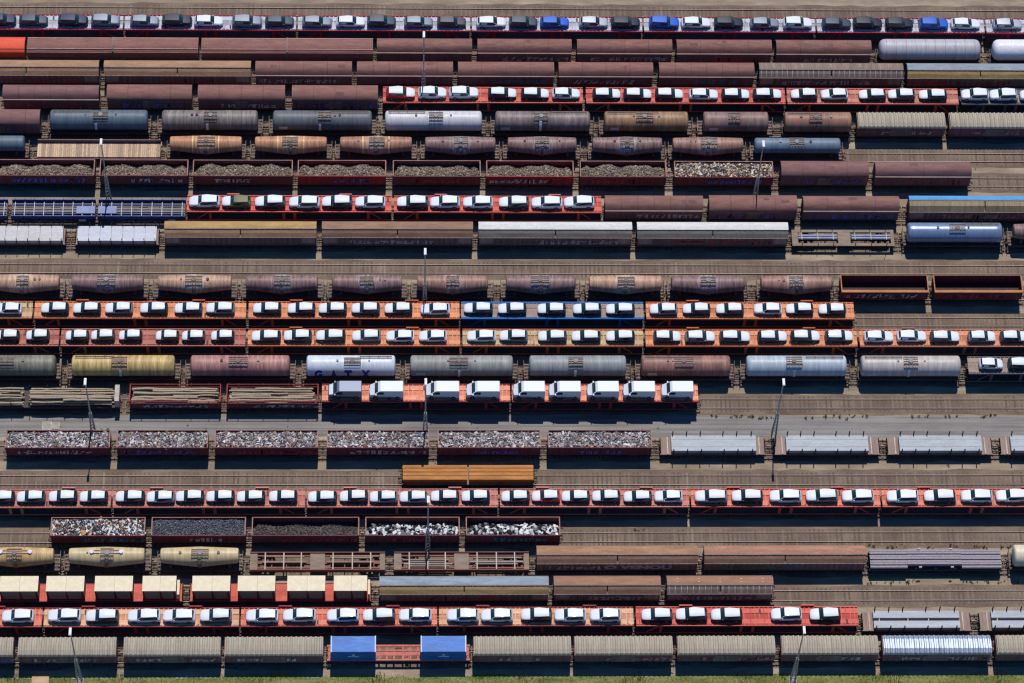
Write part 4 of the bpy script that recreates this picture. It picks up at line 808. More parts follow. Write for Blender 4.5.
def covered(root,kind,L,gl,gr,o):
    chassis(root,L,gl,gr)
    roof=P(o['roof']); wall=P(o.get('wall','wall_dark'))
    gcol={'blue':'graf_blue','pink':'graf_pink','green':'graf_green'}.get(o.get('gr'))
    if kind=='slide':
        prof=[(-1.25,3.2),(-.95,3.8),(-.55,4.05),(0,4.14),(.55,4.05),(.95,3.8),(1.25,3.2)]
        m=MB(); m.prism(-L/2+.05,L/2-.05,wall_prism(1.36,1.17,3.14)); part('body',m,wall,root)
        m=MB(); m.prism(-L/2,L/2,prof); roof_seams(m,L,prof); part('roof',m,[roof,P('roofseam')],root,35)
        for s in (-1,1):
            m=MB(); m.box(-L/2,L/2,min(s*1.25,s*1.44),max(s*1.25,s*1.40),3.14,3.2); part('roof_ledge',m,P('ledge'),root)
        for s in (-1,1):
            for q in (-.5,.5): m=MB(); m.box(s*(L/2)-.012,s*(L/2)+.012,q-.16,q+.16,3.3,3.7); part('end_vent',m,P('blackcover'),root)
        for s in (-1,1):
            for a in (-1,1):
                m=MB(); x0,x1=(-L/2+.3,-.05) if a<0 else (.05,L/2-.3)
                m.box(x0,x1,min(s*1.36,s*1.40),max(s*1.36,s*1.40),1.25,3.08)
                d=part('sliding_door',m,wall,root)
                m=MB(); m.box((x0+x1)/2-.05,(x0+x1)/2+.05,s*1.42-.025,s*1.42+.025,1.4,2.6); part('handle',m,P('ledge'),d)
        if random.random()<.85: graffiti(root,L,-1.41,gcol or random.choice(['graf_white','graf_white','graf_red','graf_teal']),frac=random.uniform(.4,.9))
    elif kind=='plain':
        prof=[(-1.4,3.2),(-1.27,3.55),(-.85,3.88),(-.4,4.02),(0,4.06),(.4,4.02),(.85,3.88),(1.27,3.55),(1.4,3.2)]
        m=MB(); m.prism(-L/2+.05,L/2-.05,wall_prism(1.36,1.17,3.2)); 
        x=-L/2+.6
        while x<L/2-.3: m.box(x-.05,x+.05,-1.41,-1.36,1.2,3.2); m.box(x-.05,x+.05,1.36,1.41,1.2,3.2); x+=1.35
        part('body',m,wall,root)
        m=MB(); m.prism(-L/2,L/2,prof); roof_seams(m,L,prof); part('roof',m,[roof,P('roofseam')],root,35)
        for a,b in ((-1.45,-1.41),(1.41,1.45)): m=MB(); m.box(-1.,1.,a,b,1.25,3.1); part('sliding_door',m,P('wall_grey'),root)
        for s in (-1,1):
            for q in (-.6,.45): m=MB(); m.box(s*(L/2)-.012,s*(L/2)+.012,q-.15,q+.15,3.4,3.7); part('end_vent',m,P('blackcover'),root)
        if random.random()<.8: graffiti(root,L,-1.42,gcol or random.choice(['graf_white','graf_white','graf_blue']),frac=random.uniform(.4,.8))
    elif kind=='ribbed':
        prof=[(-1.45,3.08),(-1.3,3.34),(-.7,3.54),(0,3.6),(.7,3.54),(1.3,3.34),(1.45,3.08)]
        m=MB(); m.prism(-L/2+.06,L/2-.06,wall_prism(1.38,1.17,3.08))
        x=-L/2+.5
        while x<L/2-.3: m.box(x-.05,x+.05,-1.44,-1.38,1.2,3.07); m.box(x-.05,x+.05,1.38,1.44,1.2,3.07); x+=1.3
        part('body',m,wall,root)
        m=MB(); m.prism(-L/2,L/2,prof)
        pr=[(y*1.005,z+.13) for y,z in prof]; n=int(L/.64); st=L/n
        for i in range(n):
            x=-L/2+st*(i+.5)
            vs=[(x-.19,y,z+.004) for y,z in prof]+[(x-.1,y,z) for y,z in pr]+[(x+.1,y,z) for y,z in pr]+[(x+.19,y,z+.004) for y,z in prof]
            q=len(prof); m.add(vs,[(r*q+j,r*q+j+1,(r+1)*q+j+1,(r+1)*q+j) for r in range(3) for j in range(q-1)])
        part('roof',m,roof,root)
        for s in (-1,1):
            m=MB(); m.box(s*L/2-.09,s*L/2+.02,-1.46,1.46,3.02,3.09); m.box(s*L/2-.03,s*L/2+.03,-1.3,1.3,1.3,3.0); part('end_wall',m,P('rim'),root)
        m=MB(); m.box(-1.6,1.6,-1.48,-1.44,1.25,2.98); part('sliding_door',m,P('wall_grey'),root)
        graffiti(root,L,-1.445,random.choice(['graf_white','graf_white','graf_pink','graf_blue']),z0=1.5,frac=random.uniform(.4,.8))
    elif kind=='hood':
        prof=[(-1.45,1.9),(-1.45,2.85),(-1.36,3.2),(-1.0,3.5),(-.4,3.64),(.4,3.64),(1.0,3.5),(1.36,3.2),(1.45,2.85),(1.45,1.9)]
        m=MB(); m.prism(-L/2+.1,L/2-.1,[(-1.3,1.17),(1.3,1.17),(1.3,1.95),(-1.3,1.95)]); part('body',m,wall,root)
        spans=[(-L/2,-.15,0.),(.15,L/2,.03)] if o.get('j') else [(-L/2,L/2,0.)]
        for a,b,g in spans:
            pp=[(y*(1+g*.5),z+g) for y,z in prof]
            m=MB(); m.prism(a,b,pp); h=part('hood',m,roof,root,30)
            m=MB()
            for y,z in ((1.02,3.5),(-1.02,3.5),(-1.4,3.1)): m.box(a,b,y-.05,y+.05,z+g-.02,z+g+.04)
            q=a+1.2
            part('seam',m,P('seam' if o['roof']!='orangered' else 'orangered'),h)
        if len(spans)==2:
            m=MB(); m.prism(-.15,.15,[(y*1.03,z+.07) for y,z in prof]); part('hood_frame',m,P('wall_grey'),root)
    elif kind=='long':
        band=P(o['band']); wide=o.get('wide')
        t=.15 if wide else -.42    # near edge of the flat roof top
        top=[(1.36,3.12),(1.2,3.5),(.75,3.95),(.4,4.06),(0,4.1),(t,4.06)] if not wide else [(1.36,3.12),(1.25,3.5),(1.0,3.9),(.7,4.06),(.4,4.1),(t,4.08)]
        m=MB(); m.prism(-L/2+.08,L/2-.08,wall_prism(1.34,1.17,3.08)); part('body',m,P('wall_grey'),root)
        for sg in (-1,1):
            m=MB(); n=int(L/.8)
            for i in range(n+1):
                q=-L/2+.2+(L-.4)*i/n; a_,b_=sorted((sg*1.34,sg*1.355)); m.box(q-.09,q+.09,a_,b_,1.2,3.03)
            part('wall_posts',m,P('wall_dark'),root)
        halves=[(-L/2,-.06),(.06,L/2)]
        m=MB(); m.prism(-L/2,L/2,top+[(t,3.2)]); part('roof',m,roof,root,35)
        m=MB(); m.box(-L/2,L/2,t-.12,t,4.0,4.05); part('roof_ledge',m,P('ledge') if o['roof']!='whiteroof' else P('whiteroof'),root)
        bp=[(t-.02,3.98),(-.95,3.6),(-1.36,3.12),(t-.02,3.12)] if not wide else [(t-.02,4.0),(-.75,3.82),(-1.3,3.12),(t-.02,3.12)]
        for a,b in halves:
            m=MB(); m.prism(a+.02,b-.02,bp)
            n=int((b-a)/.75)
            for i in range(n):
                x=a+.3+(b-a-.6)*i/(n-1)
                rb=[(y-.03,z+.04) for y,z in bp[:3]]
                vs=[(x-.05,y,z) for y,z in bp[:3]]+[(x-.05,y,z) for y,z in rb]+[(x+.05,y,z) for y,z in rb]+[(x+.05,y,z) for y,z in bp[:3]]
                m.add(vs,[(r*3+j,r*3+j+1,(r+1)*3+j+1,(r+1)*3+j) for r in range(3) for j in range(2)], 1 if o.get('ribs') else 0)
            part('sliding_wall',m,[band,P('skelwhite')],root)
        for s in (-1,1):
            m=MB(); m.box(-L/2,L/2,min(s*1.34,s*1.45),max(s*1.34,s*1.45),3.04,3.11); part('gutter',m,P('ledge'),root)
        if o.get('ribs'):
            m=MB()
            for i in range(5):
                x=-L/2+L*(i+.5)/5
                for y,z in ((.5,4.03),(0,4.1)): m.box(x-.12,x+.12,y-.06,y+.06,z-.02,z+.03)
            part('roof_fitting',m,P('skelwhite'),root)
        if o.get('pan') or random.random()<.5:
            for s in (-1,1):
                m=MB(); xc=s*(L/2-1.2); m.box(xc-.95,xc+.95,-1.385,-1.34,1.6,2.95); part('end_panel',m,P('pale_panel'),root)
        if o.get('txt') or o.get('nog'): pass
        else: graffiti(root,L,-1.37,gcol or random.choice(['graf_white','graf_white','graf_red']),frac=random.uniform(.4,.75))

# ------------------------------------------------------------------ tank wagons
def loft(m,rings,mi=0,capc=True):
    n=len(rings[0]); o=[v for r in rings for v in r]
    fs=[(i*n+k,i*n+(k+1)%n,(i+1)*n+(k+1)%n,(i+1)*n+k) for i in range(len(rings)-1) for k in range(n)]
    fs+=[tuple(range(n-1,-1,-1)),tuple((len(rings)-1)*n+k for k in range(n))]
    m.add(o,fs,mi)
def ring(x,r,zc,n=28): return [(x,-r*math.sin(2*math.pi*k/n),zc+r*math.cos(2*math.pi*k/n)) for k in range(n)]
def manhole(root,ztop,rail=True,x=0,w=1.3,d=.75,name='walkway'):
    m=MB(); z=ztop+.02; d=d*.9
    for i in range(5): y=-d-.15+2*d*i/4; m.box(x-w,x+w,y-.06,y+.06,z,z+.04)
    for i in range(6): q=x-w+2*w*i/5; m.box(q-.03,q+.03,-d-.15,d-.15,z-.1,z)
    if rail:
        for s in (-1,):
            m.box(x-w,x+w,-d-.17,-d-.13,z+.4,z+.44)
            for q in (-w,-w/3,w/3,w): m.box(x+q-.02,x+q+.02,-d-.17,-d-.13,z-.2,z+.42)
    part(name,m,P('grating'),root)
    m=MB(); m.cyl((x,-.15,ztop-.1),(x,-.15,ztop+.14),.3,16); m.cyl((x,-.15,ztop+.14),(x,-.15,ztop+.2),.34,16); part('manhole_dome',m,P(random.choice(('steelgrey','grating','grating'))),root)
def tank(root,kind,L,gl,gr,o):
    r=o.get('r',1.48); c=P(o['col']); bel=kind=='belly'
    ex=max(0,min(gl,gr)-.25) if bel else max(0,min(gl,gr)-.35)
    LU=L+2*ex
    chassis(root,LU,gl-ex,gr-ex)
    m=MB(); m.box(-LU/2+.3,LU/2-.3,-1.19,1.19,1.1,1.15); part('shade_plate',m,P('under'),root)  # added plate that keeps the gap under the barrel in shade
    m=MB(); rings=[]
    if bel:
        ztop=4.1; re=1.03; rm=1.42
        for u in (-1,-.985,-.95,-.9,-.7,-.5,-.34,-.18,0,.18,.34,.5,.7,.9,.95,.985,1):
            q=re+(rm-re)*(1-abs(u)); e=1 if abs(u)<=.95 else (.93 if abs(u)<.99 else .72)
            rings.append(ring(u*L/2,q*e,ztop-q))
    else:
        zc=o.get('zc',1.2+r+.02 if r<1.5 else 2.75); ztop=zc+r
        ks=[(-1,.55),(-.992,.8),(-.975,.94),(-.95,1.)]+[(-.95+.095*i,1.) for i in range(1,20)]+[(.95,1.),(.975,.94),(.992,.8),(1,.55)]
        if kind=='gas': ks=[(-1,.35),(-.985,.65),(-.96,.85),(-.92,.96),(-.87,1.)]+[(-.8+.1*i,1.) for i in range(17)]+[(.87,1.),(.92,.96),(.96,.85),(.985,.65),(1,.35)]
        for u,e in ks: rings.append(ring(u*L/2,r*e,zc))
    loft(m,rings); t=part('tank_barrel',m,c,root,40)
    if kind=='gas':
        if not o.get('plain'):
            for i in range(10):
                x=-L/2+L*(i+.7)/10.4; m=MB(); a=ring(x-.03,r+.02,zc); b=ring(x+.03,r+.02,zc); loft(m,[a,b]); part('jacket_band',m,P('steelgrey'),t,40)
        m=MB(); m.box(-L/2+.8,L/2-.8,-1.2,1.2,1.17,1.4); part('cradle',m,P('under'),root)
    else:
        for i in range(4 if not bel else 2):
            u=(-.6,-.2,.2,.6)[i] if not bel else (-.36,.36)[i]
            x=u*L/2
            q=(re+(rm-re)*(1-abs(u))) if bel else r; z=(ztop-q) if bel else zc
            m=MB(); w=.1 if o.get('rings') else .035; loft(m,[ring(x-w,q+.015,z),ring(x+w,q+.015,z)]); part('barrel_band',m,P('bandring') if o.get('rings') else c,t,40)
        manhole(root,ztop,w=random.uniform(.85,1.35),x=random.uniform(-.5,.5) if not bel else random.uniform(-.15,.15),d=random.uniform(.55,.8))
        if random.random()<.6:
            for q in random.sample((-2.6,-1.9,1.9,2.6),2):
                m=MB(); m.cyl((q,-.1,ztop-.1),(q,-.1,ztop+.12),random.uniform(.12,.22),12); part('vent_cap',m,P(random.choice(('steelgrey','grating','under'))),root)
        if o.get('domes'):
            for s in (-1,1):
                m=MB(); m.cyl((s*2.0,0,ztop-.12),(s*2.0,0,ztop+.22),.3,14); part('manhole_dome',m,P('white_mark'),root)
                m=MB(); m.box(min(s*.9,s*2.),max(s*.9,s*2.),-.25,-.17,ztop+.06,ztop+.1); m.box(min(s*.9,s*2.),max(s*.9,s*2.),.17,.25,ztop+.06,ztop+.1); part('walkway',m,P('grating'),root)
        if not bel and r>1.2 and random.random()<.75:
            s=random.choice((-1,1)); m=MB(); a,b=(1.3,L/2-.5)
            for y in (.28,.62): m.box(min(s*a,s*b),max(s*a,s*b),y-.05,y+.05,ztop-.04,ztop+.02)
            q=a
            while q<b: m.box(min(s*q,s*(q+.1)),max(s*q,s*(q+.1)),.28,.62,ztop-.03,ztop+.0); m.box(s*q-.02,s*q+.02,.6,.64,ztop,ztop+.7); q+=1.3
            part('roof_walkway',m,P('grating'),root)
        lad=o.get('lad')
        if lad or bel:
            m=MB(); x=-.35 if not bel else 0; q=r if not bel else rm; z=zc if not bel else ztop-rm; n=9; pts=[]
            for i in range(n+1):
                al=R_(62)-R_(85)*i/n; pts.append((-(q+.07)*math.cos(al),z+(q+.07)*math.sin(al)))
            for i in range(n):
                (y0,z0),(y1,z1)=pts[i],pts[i+1]
                if lad:
                    if i<3 and lad==1: continue
                    m.add([(x-.13,y0,z0),(x+.13,y0,z0),(x+.13,y1,z1),(x-.13,y1,z1)],[(0,3,2,1)]); m.bar((x-.15,y0,z0),(x-.15,y1,z1),.05); m.bar((x+.15,y0,z0),(x+.15,y1,z1),.05); continue
                for s in (-.21,.21):
                    m.bar((x+s,y0,z0),(x+s,y1,z1),.05)
                m.bar((x-.21,y1,z1),(x+.21,y1,z1),.05)
            part('ladder',m,P('white_mark' if lad else 'grating'),root)
        if random.random()<.6:
            m=MB(); x=-L/2+.9; al=R_(-4); q=(r if not bel else re+.05); z=(zc if not bel else ztop-re-.05)
            if not bel: 
                pts=[(-(q+.012)*math.cos(R_(a)),z+(q+.012)*math.sin(R_(a))) for a in (14,2,-10)]
                m.add([(x,y,zz) for y,zz in pts]+[(x+1.3,y,zz) for y,zz in pts],[(0,1,4,3),(1,2,5,4)]); part('data_plate',m,P('graf_white'),t)
        # saddles and end platforms
        for s in (-1,1): m=MB(); m.box(s*(L/2-1.3)-.2,s*(L/2-1.3)+.2,-1.0,1.0,1.12,(zc if not bel else ztop-1.1)-.75); part('saddle',m,P('under'),root)
        if ex>.25:
            for s in (-1,1):
                m=MB(); a,b=s*(L/2-.15),s*(LU/2); a,b=min(a,b),max(a,b)
                for i in range(5): y=-1.1+2.2*i/4; m.box(a,b,y-.1,y+.1,1.18,1.23)
                m.box(b-.06 if s>0 else a,b if s>0 else a+.06,-1.2,1.2,1.23,1.3)
                for y in (-1.2,1.2): m.box((b if s>0 else a)-.03,(b if s>0 else a)+.03,y-.03,y+.03,1.18,2.15)
                m.box((b if s>0 else a)-.03,(b if s>0 else a)+.03,-1.2,1.2,2.12,2.18)
                part('end_platform',m,P('platform'),root)
    return zc if not bel else None

# ------------------------------------------------------------------ open wagons, flats
def open_wagon(root,L,gl,gr,o):
    chassis(root,L,gl,gr); s=P(o['side']); W=1.46; H=3.1
    m=MB(); m.box(-L/2+.08,L/2-.08,-W+.08,W-.08,1.16,1.24); part('floor',m,P('inside'),root)
    rim=P(o.get('rim','rim'))
    for sg in (-1,1):
        m=MB(); a,b=sorted((sg*W,sg*(W-.08))); m.box(-L/2,L/2,a,b,1.16,H); n=10
        for i in range(n+1):
            x=-L/2+.1+(L-.2)*i/n; c,d=sorted((sg*W,sg*(W+.06))); m.box(x-.06,x+.06,c,d,1.16,H-.02)
        wl=part('side_wall',m,s,root)
        m=MB(); a,b=sorted((sg*(W-.08),sg*(W+(.12 if o.get('rim') and sg<0 else .02)))) if not (o.get('rim') and sg<0) else (-W-.12,-W+.3); m.box(-L/2-.02,L/2+.02,a,b,H,H+.07); part('top_rail',m,rim if sg>0 or o.get('rim') else s,wl)
    for sg in (-1,1):
        m=MB(); a,b=sorted((sg*L/2,sg*(L/2-.08))); m.box(a,b,-W+.08,W-.08,1.16,H); ew=part('end_wall',m,s,root)
        m=MB(); a,b=sorted((sg*(L/2+.03),sg*(L/2-.12))); m.box(a,b,-W+.12,W-.12,H,H+.075); part('top_rail',m,rim,ew)
    graffiti(root,L,-W-.065,random.choice(['graf_white','graf_white','graf_red','graf_teal','graf_blue']),z0=1.5,z1=2.6,frac=random.uniform(.3,.85))
def heap(L,load):
    """heap surface plus loose pieces"""
    m=MB(); W=1.36
    def hz(x,y):
        e=min(1,(L/2-.1-abs(x))/.8)
        if load=='rubble':
            ph=heap.ph; h=heap.h+heap.a*(abs(math.sin(x*math.pi/heap.per+ph)))**heap.e+.12*math.sin(x*2.1+ph*3); return h-.5*max(0,(abs(y)-.5))**1.4-.9*(1-max(0,e))
        if load=='coal': return 2.3-.45*(y+.2)-.15*math.sin(x*1.3)-.3*(1-max(0,e))
        if load=='bales': return 2.35-.5*y-.5*(1-max(0,e))-.1*math.sin(x*2)
        return 2.85+.12*math.sin(x*1.1+1)*math.cos(y*1.3)+.06*math.sin(x*3.1)-.12*(1-max(0,e))
    heap.ph=random.uniform(0,3); heap.per=random.uniform(3.4,6.5); heap.h=random.uniform(2.0,2.3); heap.a=random.uniform(.35,.75); heap.e=random.uniform(.5,1.3)
    nx,ny=40,10; vs=[]
    for i in range(nx+1):
        for j in range(ny+1):
            x=-L/2+.09+(L-.18)*i/nx; y=-W+2*W*j/ny; vs.append((x,y,hz(x,y)-.08+random.uniform(-.05,.05)))
    m.add(vs,[(i*(ny+1)+j,(i+1)*(ny+1)+j,(i+1)*(ny+1)+j+1,i*(ny+1)+j+1) for i in range(nx) for j in range(ny)])
    cnt={'rubble':1300,'coal':1100,'bales':210,'shred':1500}.get(load,1050)
    for k in range(cnt):
        x=random.uniform(-L/2+.25,L/2-.25); y=random.uniform(-W+.18,W-.18); z=hz(x,y)
        rot=Matrix.Rotation(random.uniform(0,6.28),3,'Z')@Matrix.Rotation(random.gauss(0,.5),3,'X')@Matrix.Rotation(random.gauss(0,.5),3,'Y')
        if load in('rubble','coal'): m.rock((x,y,z+random.uniform(-.03,.08)),random.uniform(.07,.2))
        elif load=='bales':
            if y>.75: continue
            m.rbox((x,y,z+random.uniform(-.05,.2)),(random.uniform(.3,.75),random.uniform(.25,.5),random.uniform(.2,.4)),rot)
        elif load=='shred': m.rbox((x,y,z+random.uniform(-.03,.08)),(random.uniform(.1,.3),random.uniform(.06,.14),random.uniform(.03,.08)),rot)
        else:
            big=random.random()<.12
            m.rbox((x,y,z+random.uniform(-.04,.14)),(random.uniform(.12,.5)*(2.2 if big else 1),random.uniform(.08,.3)*(1.6 if big else 1),random.uniform(.03,.14)),rot)
    return m
HEAPM={'rubble':RUBBLE,'scrapmix':SCRAPMIX,'scrap':SCRAP,'scraprust':SCRAPRUST,'shred':SHRED,'coal':COAL,'bales':BALES}
HEAPL={'rubble':'heap of brown grey rubble','scrapmix':'heap of colourful mixed scrap','scrap':'heap of pale mixed scrap metal','scraprust':'heap of bright rusty scrap','shred':'heap of dark grey shreddings','coal':'low heap of dark rubble','bales':'pile of white bales'}
def flat(root,L,gl,gr,deck,z=1.2,W=1.4,planks=False,name='deck',step=.32):
    chassis(root,L,gl,gr,sill=W-.1)
    m=MB()
    if planks:
        x=-L/2
        while x<L/2-.01:
            e=min(L/2,x+step); m.box(x+.01,e-.01,-W,W,1.17,z+random.uniform(-.01,.01)); x+=step
    else: m.box(-L/2,L/2,-W,W,1.17,z)
    part(name,m,deck,root)
def stakes(root,xs,ys,z1,m_,z0=1.0,name='stake',t=.05):
    for x in xs:
        for y in ys:
            m=MB(); m.box(x-t,x+t,y-t,y+t,z0,z1); part(name,m,m_,root)

# ------------------------------------------------------------------ cars and vans
def car_rings(v):
    # x, half width, belt height, top height, half width of the top
    if v=='hatch': L=4.25; xs=[(-2.12,.46,.5,.58,.44),(-2.07,.64,.58,.68,.58),(-1.9,.78,.68,.8,.7),(-1.55,.87,.77,.89,.79),(-.88,.89,.86,.99,.79),(-.28,.89,.87,1.41,.66),(.4,.89,.88,1.47,.7),(1.62,.88,.9,1.4,.6),(1.93,.86,.9,1.0,.7),(2.04,.8,.8,.9,.68),(2.09,.7,.62,.76,.6),(2.12,.56,.5,.66,.5)]
    elif v=='suv': L=4.5; xs=[(-2.25,.5,.55,.68,.48),(-2.19,.68,.66,.8,.62),(-2.0,.82,.8,.93,.74),(-1.6,.91,.91,1.03,.84),(-.92,.93,.99,1.12,.83),(-.36,.93,1.0,1.59,.7),(.35,.93,1.01,1.66,.75),(1.78,.92,1.03,1.58,.64),(2.06,.9,1.03,1.14,.74),(2.17,.85,.88,1.0,.72),(2.22,.74,.7,.86,.64),(2.25,.6,.55,.72,.54)]
    else: L=3.6; xs=[(-1.8,.44,.5,.6,.42),(-1.75,.6,.6,.72,.55),(-1.6,.74,.72,.85,.66),(-1.32,.8,.82,.94,.73),(-.9,.82,.89,1.02,.73),(-.42,.82,.9,1.44,.62),(.2,.82,.91,1.5,.66),(1.4,.82,.92,1.44,.58),(1.62,.79,.92,1.05,.66),(1.72,.75,.82,.93,.66),(1.77,.66,.66,.8,.58),(1.8,.54,.5,.68,.48)]
    rr=[]
    for x,w,zb,zt,wr in xs:
        h=[(w*.9,.24),(w,.42),(w,.62 if zb>.62 else zb*.9),(w*.985,zb),(wr,zt-.05),(wr*.9,zt),(0,zt+.02)]
        rr.append((x,h))
    return L,rr
def full(x,h): return [(x,-y,z) for y,z in h]+[(x,y,z) for y,z in reversed(h[:-1])]
def lerp(a,b,t): return tuple(a[i]+(b[i]-a[i])*t for i in range(3))
def car_meshes(v):
    L,rr=car_rings(v)
    R=[full(x,h) for x,h in rr]; n=len(R[0]); out={}
    m=MB(); m.add([q for r in R for q in r],[(i*n+k,(i+1)*n+k,(i+1)*n+(k+1)%n,i*n+(k+1)%n) for i in range(len(R)-1) for k in range(n)]+[tuple(range(n)),tuple((len(R)-1)*n+k for k in range(n-1,-1,-1))])
    for s in (-1,1):
        w=rr[5][1][3][0]; z=rr[5][1][3][1]
        m.box(-.72,-.6,min(s*w,s*(w+.1)),max(s*w,s*(w+.1)),z,z+.1)
    out['body']=m.mesh('body_'+v,[CAR['white']],17)
    # roof skin (sits 4 mm proud of the body)
    def sub(i,j,k0,k1,t0,t1,off,u0=0,u1=0):
        """patch between stations i and j, ring points k0..k1, pushed out along the normal"""
        mm=MB(); rows=[]
        for t in (t0,(t0+t1)/2,t1):
            row=[lerp(R[i][k],R[j][k],t) for k in range(k0,k1+1)]
            if u0 or u1: row=[lerp(row[0],row[-1],u0)]+row[1:-1]+[lerp(row[0],row[-1],1-u1)]
            rows.append(row)
        q=len(rows[0]); P0,P1,P2=Vector(rows[0][0]),Vector(rows[-1][0]),Vector(rows[0][-1])
        nr=(P1-P0).cross(P2-P0).normalized()
        c=sum((Vector(p) for r in rows for p in r),Vector())/(3*q)
        if nr.dot(c-Vector((c.x*.8,0,.7)))<0: nr=-nr
        mm.add([Vector(p)+nr*off for r in rows for p in r],[(a*q+b,(a+1)*q+b,(a+1)*q+b+1,a*q+b+1) for a in range(2) for b in range(q-1)])
        return mm
    out['windscreen']=sub(4,5,4,8,.05,.97,.015,.02,.02).mesh('windscreen_'+v,[GLASS],60)
    out['rear_window']=sub(7,8,5,7,.08,.85,.015,.0,.0).mesh('rear_window_'+v,[GLASS],60)
    for s,nm in ((0,'a'),(1,'b')):
        mm=MB(); k=(3,4) if s==0 else (9,8)
        pts=[]
        for i,t in ((4,.35),(5,0),(6,0),(6,1),(7,.4)):
            j=min(i+1,len(R)-1); lo=lerp(R[i][k[0]],R[j][k[0]],t); hi=lerp(R[i][k[1]],R[j][k[1]],t)
            off=(0,-.016 if s==0 else .016,.006)
            pts.append((tuple(lerp(lo,hi,.03)[q]+off[q] for q in range(3)),tuple(lerp(lo,hi,.95)[q]+off[q] for q in range(3))))
        vs=[p for ab in pts for p in ab]
        mm.add(vs,[(2*i,2*i+2,2*i+3,2*i+1) for i in range(4)])
        out['side_'+nm]=mm.mesh('side_window_'+v,[GLASS])
    mr=MB()
    for i in (5,6):
        a=[lerp(lerp(R[i][k],R[i+1][k],.04 if i==5 else 0),(0,0,0),0) for k in range(5,8)]
        b=[lerp(R[i][k],R[i+1][k],1 if i==5 else .95) for k in range(5,8)]
        mr.add([(p[0],p[1],p[2]+.006) for p in a+b],[(0,3,4,1),(1,4,5,2)])
    out['roof']=mr.mesh('roof_panel_'+v,[CAR['white']],60)
    hf=MB()
    for i in (0,1,2,3):
        a=[R[i][k] for k in range(3,10)]; b=[lerp(R[i][k],R[i+1][k],1 if i<3 else .98) for k in range(3,10)]
        hf.add([(p[0],p[1]*1.002,p[2]+.008) for p in a+b],[(k,7+k,8+k,k+1) for k in range(6)])
    out['hood']=hf.mesh('hood_film_'+v,[CAR['film']],40)
    rf=MB()
    for i in (5,6,7):
        a=[R[i][k] for k in range(4,9)]; b=[lerp(R[i][k],R[i+1][k],1 if i<7 else .12) for k in range(4,9)]
        rf.add([(p[0],p[1]*1.004,p[2]+.008) for p in a+b],[(k,5+k,6+k,k+1) for k in range(4)])
    out['film']=rf.mesh('roof_film_'+v,[CAR['film']],40)
    lw=MB(); W=rr[5][1][1][0]
    for s in (-1,1):
        a,b=sorted((s*(W+.004),s*(W+.012))); lw.box(-1.45 if v!='mini' else -1.2,1.5 if v!='mini' else 1.2,a,b,.26,.8)
    lw=MB()
    for s in (-1,1):
        a,b=sorted((s*(W-.02),s*(W+.012))); x0=-1.0 if v!='mini' else -.8; lw.box(x0,-x0,a,b,.24,.36)
    out['lower']=lw.mesh('sill_'+v,[TYRE])
    wx=(-1.3,1.3) if v=='hatch' else ((-1.38,1.36) if v=='suv' else (-1.15,1.12)); wr=.31 if v!='suv' else .36
    mw=MB(); mw.cyl((0,-.1,0),(0,.1,0),wr,18); mw.cyl((0,-.108,0),(0,.108,0),wr*.66,14,1)
    out['wheel']=mw.mesh('wheel_'+v,[TYRE,RIM]); out['wp']=[(x,s*(W-.07),wr) for x in wx for s in (-1,1)]
    hl=MB(); x0,h0=rr[2]; 
    hl.box(-.06,.06,-.14,.14,-.06,.06)
    out['lamp']=hl.mesh('headlight_'+v,[GLASS]); out['lp']=[(x0-.02,s*(h0[0][0]*.72),h0[3][1]-.02) for s in (-1,1)]
    out['L']=L; return out
def set_mat(o,m):
    o.material_slots[0].link='OBJECT'; o.material_slots[0].material=m
def build_car(loc,L,v,col,f,label,group,roofcol=None,film=False):
    M_=shared(('car',v),lambda:car_meshes(v))
    r=empty('car',loc,label,'car',group); s=max(.93,min(1.07,L/M_['L'])); r.scale=(s,.93,.9)
    r.rotation_euler=(0,0,(math.pi if f>0 else 0)+random.gauss(0,.008))
    b=link('body',M_['body'],r); set_mat(b,CAR[col])
    link('windscreen',M_['windscreen'],r); link('rear_window',M_['rear_window'],r); link('side_window',M_['side_a'],r); link('side_window',M_['side_b'],r)
    if roofcol: set_mat(link('roof_panel',M_['roof'],r),CAR[roofcol])
    if film: link('bonnet_cover',M_['hood'],r)
    if film and film!='hood': link('roof_cover',M_['film'],r)
    link('sill_trim',M_['lower'],r)
    for p in M_['wp']: link('wheel',M_['wheel'],r,p)
    for p in M_['lp']: link('headlight',M_['lamp'],r,p)
    return r
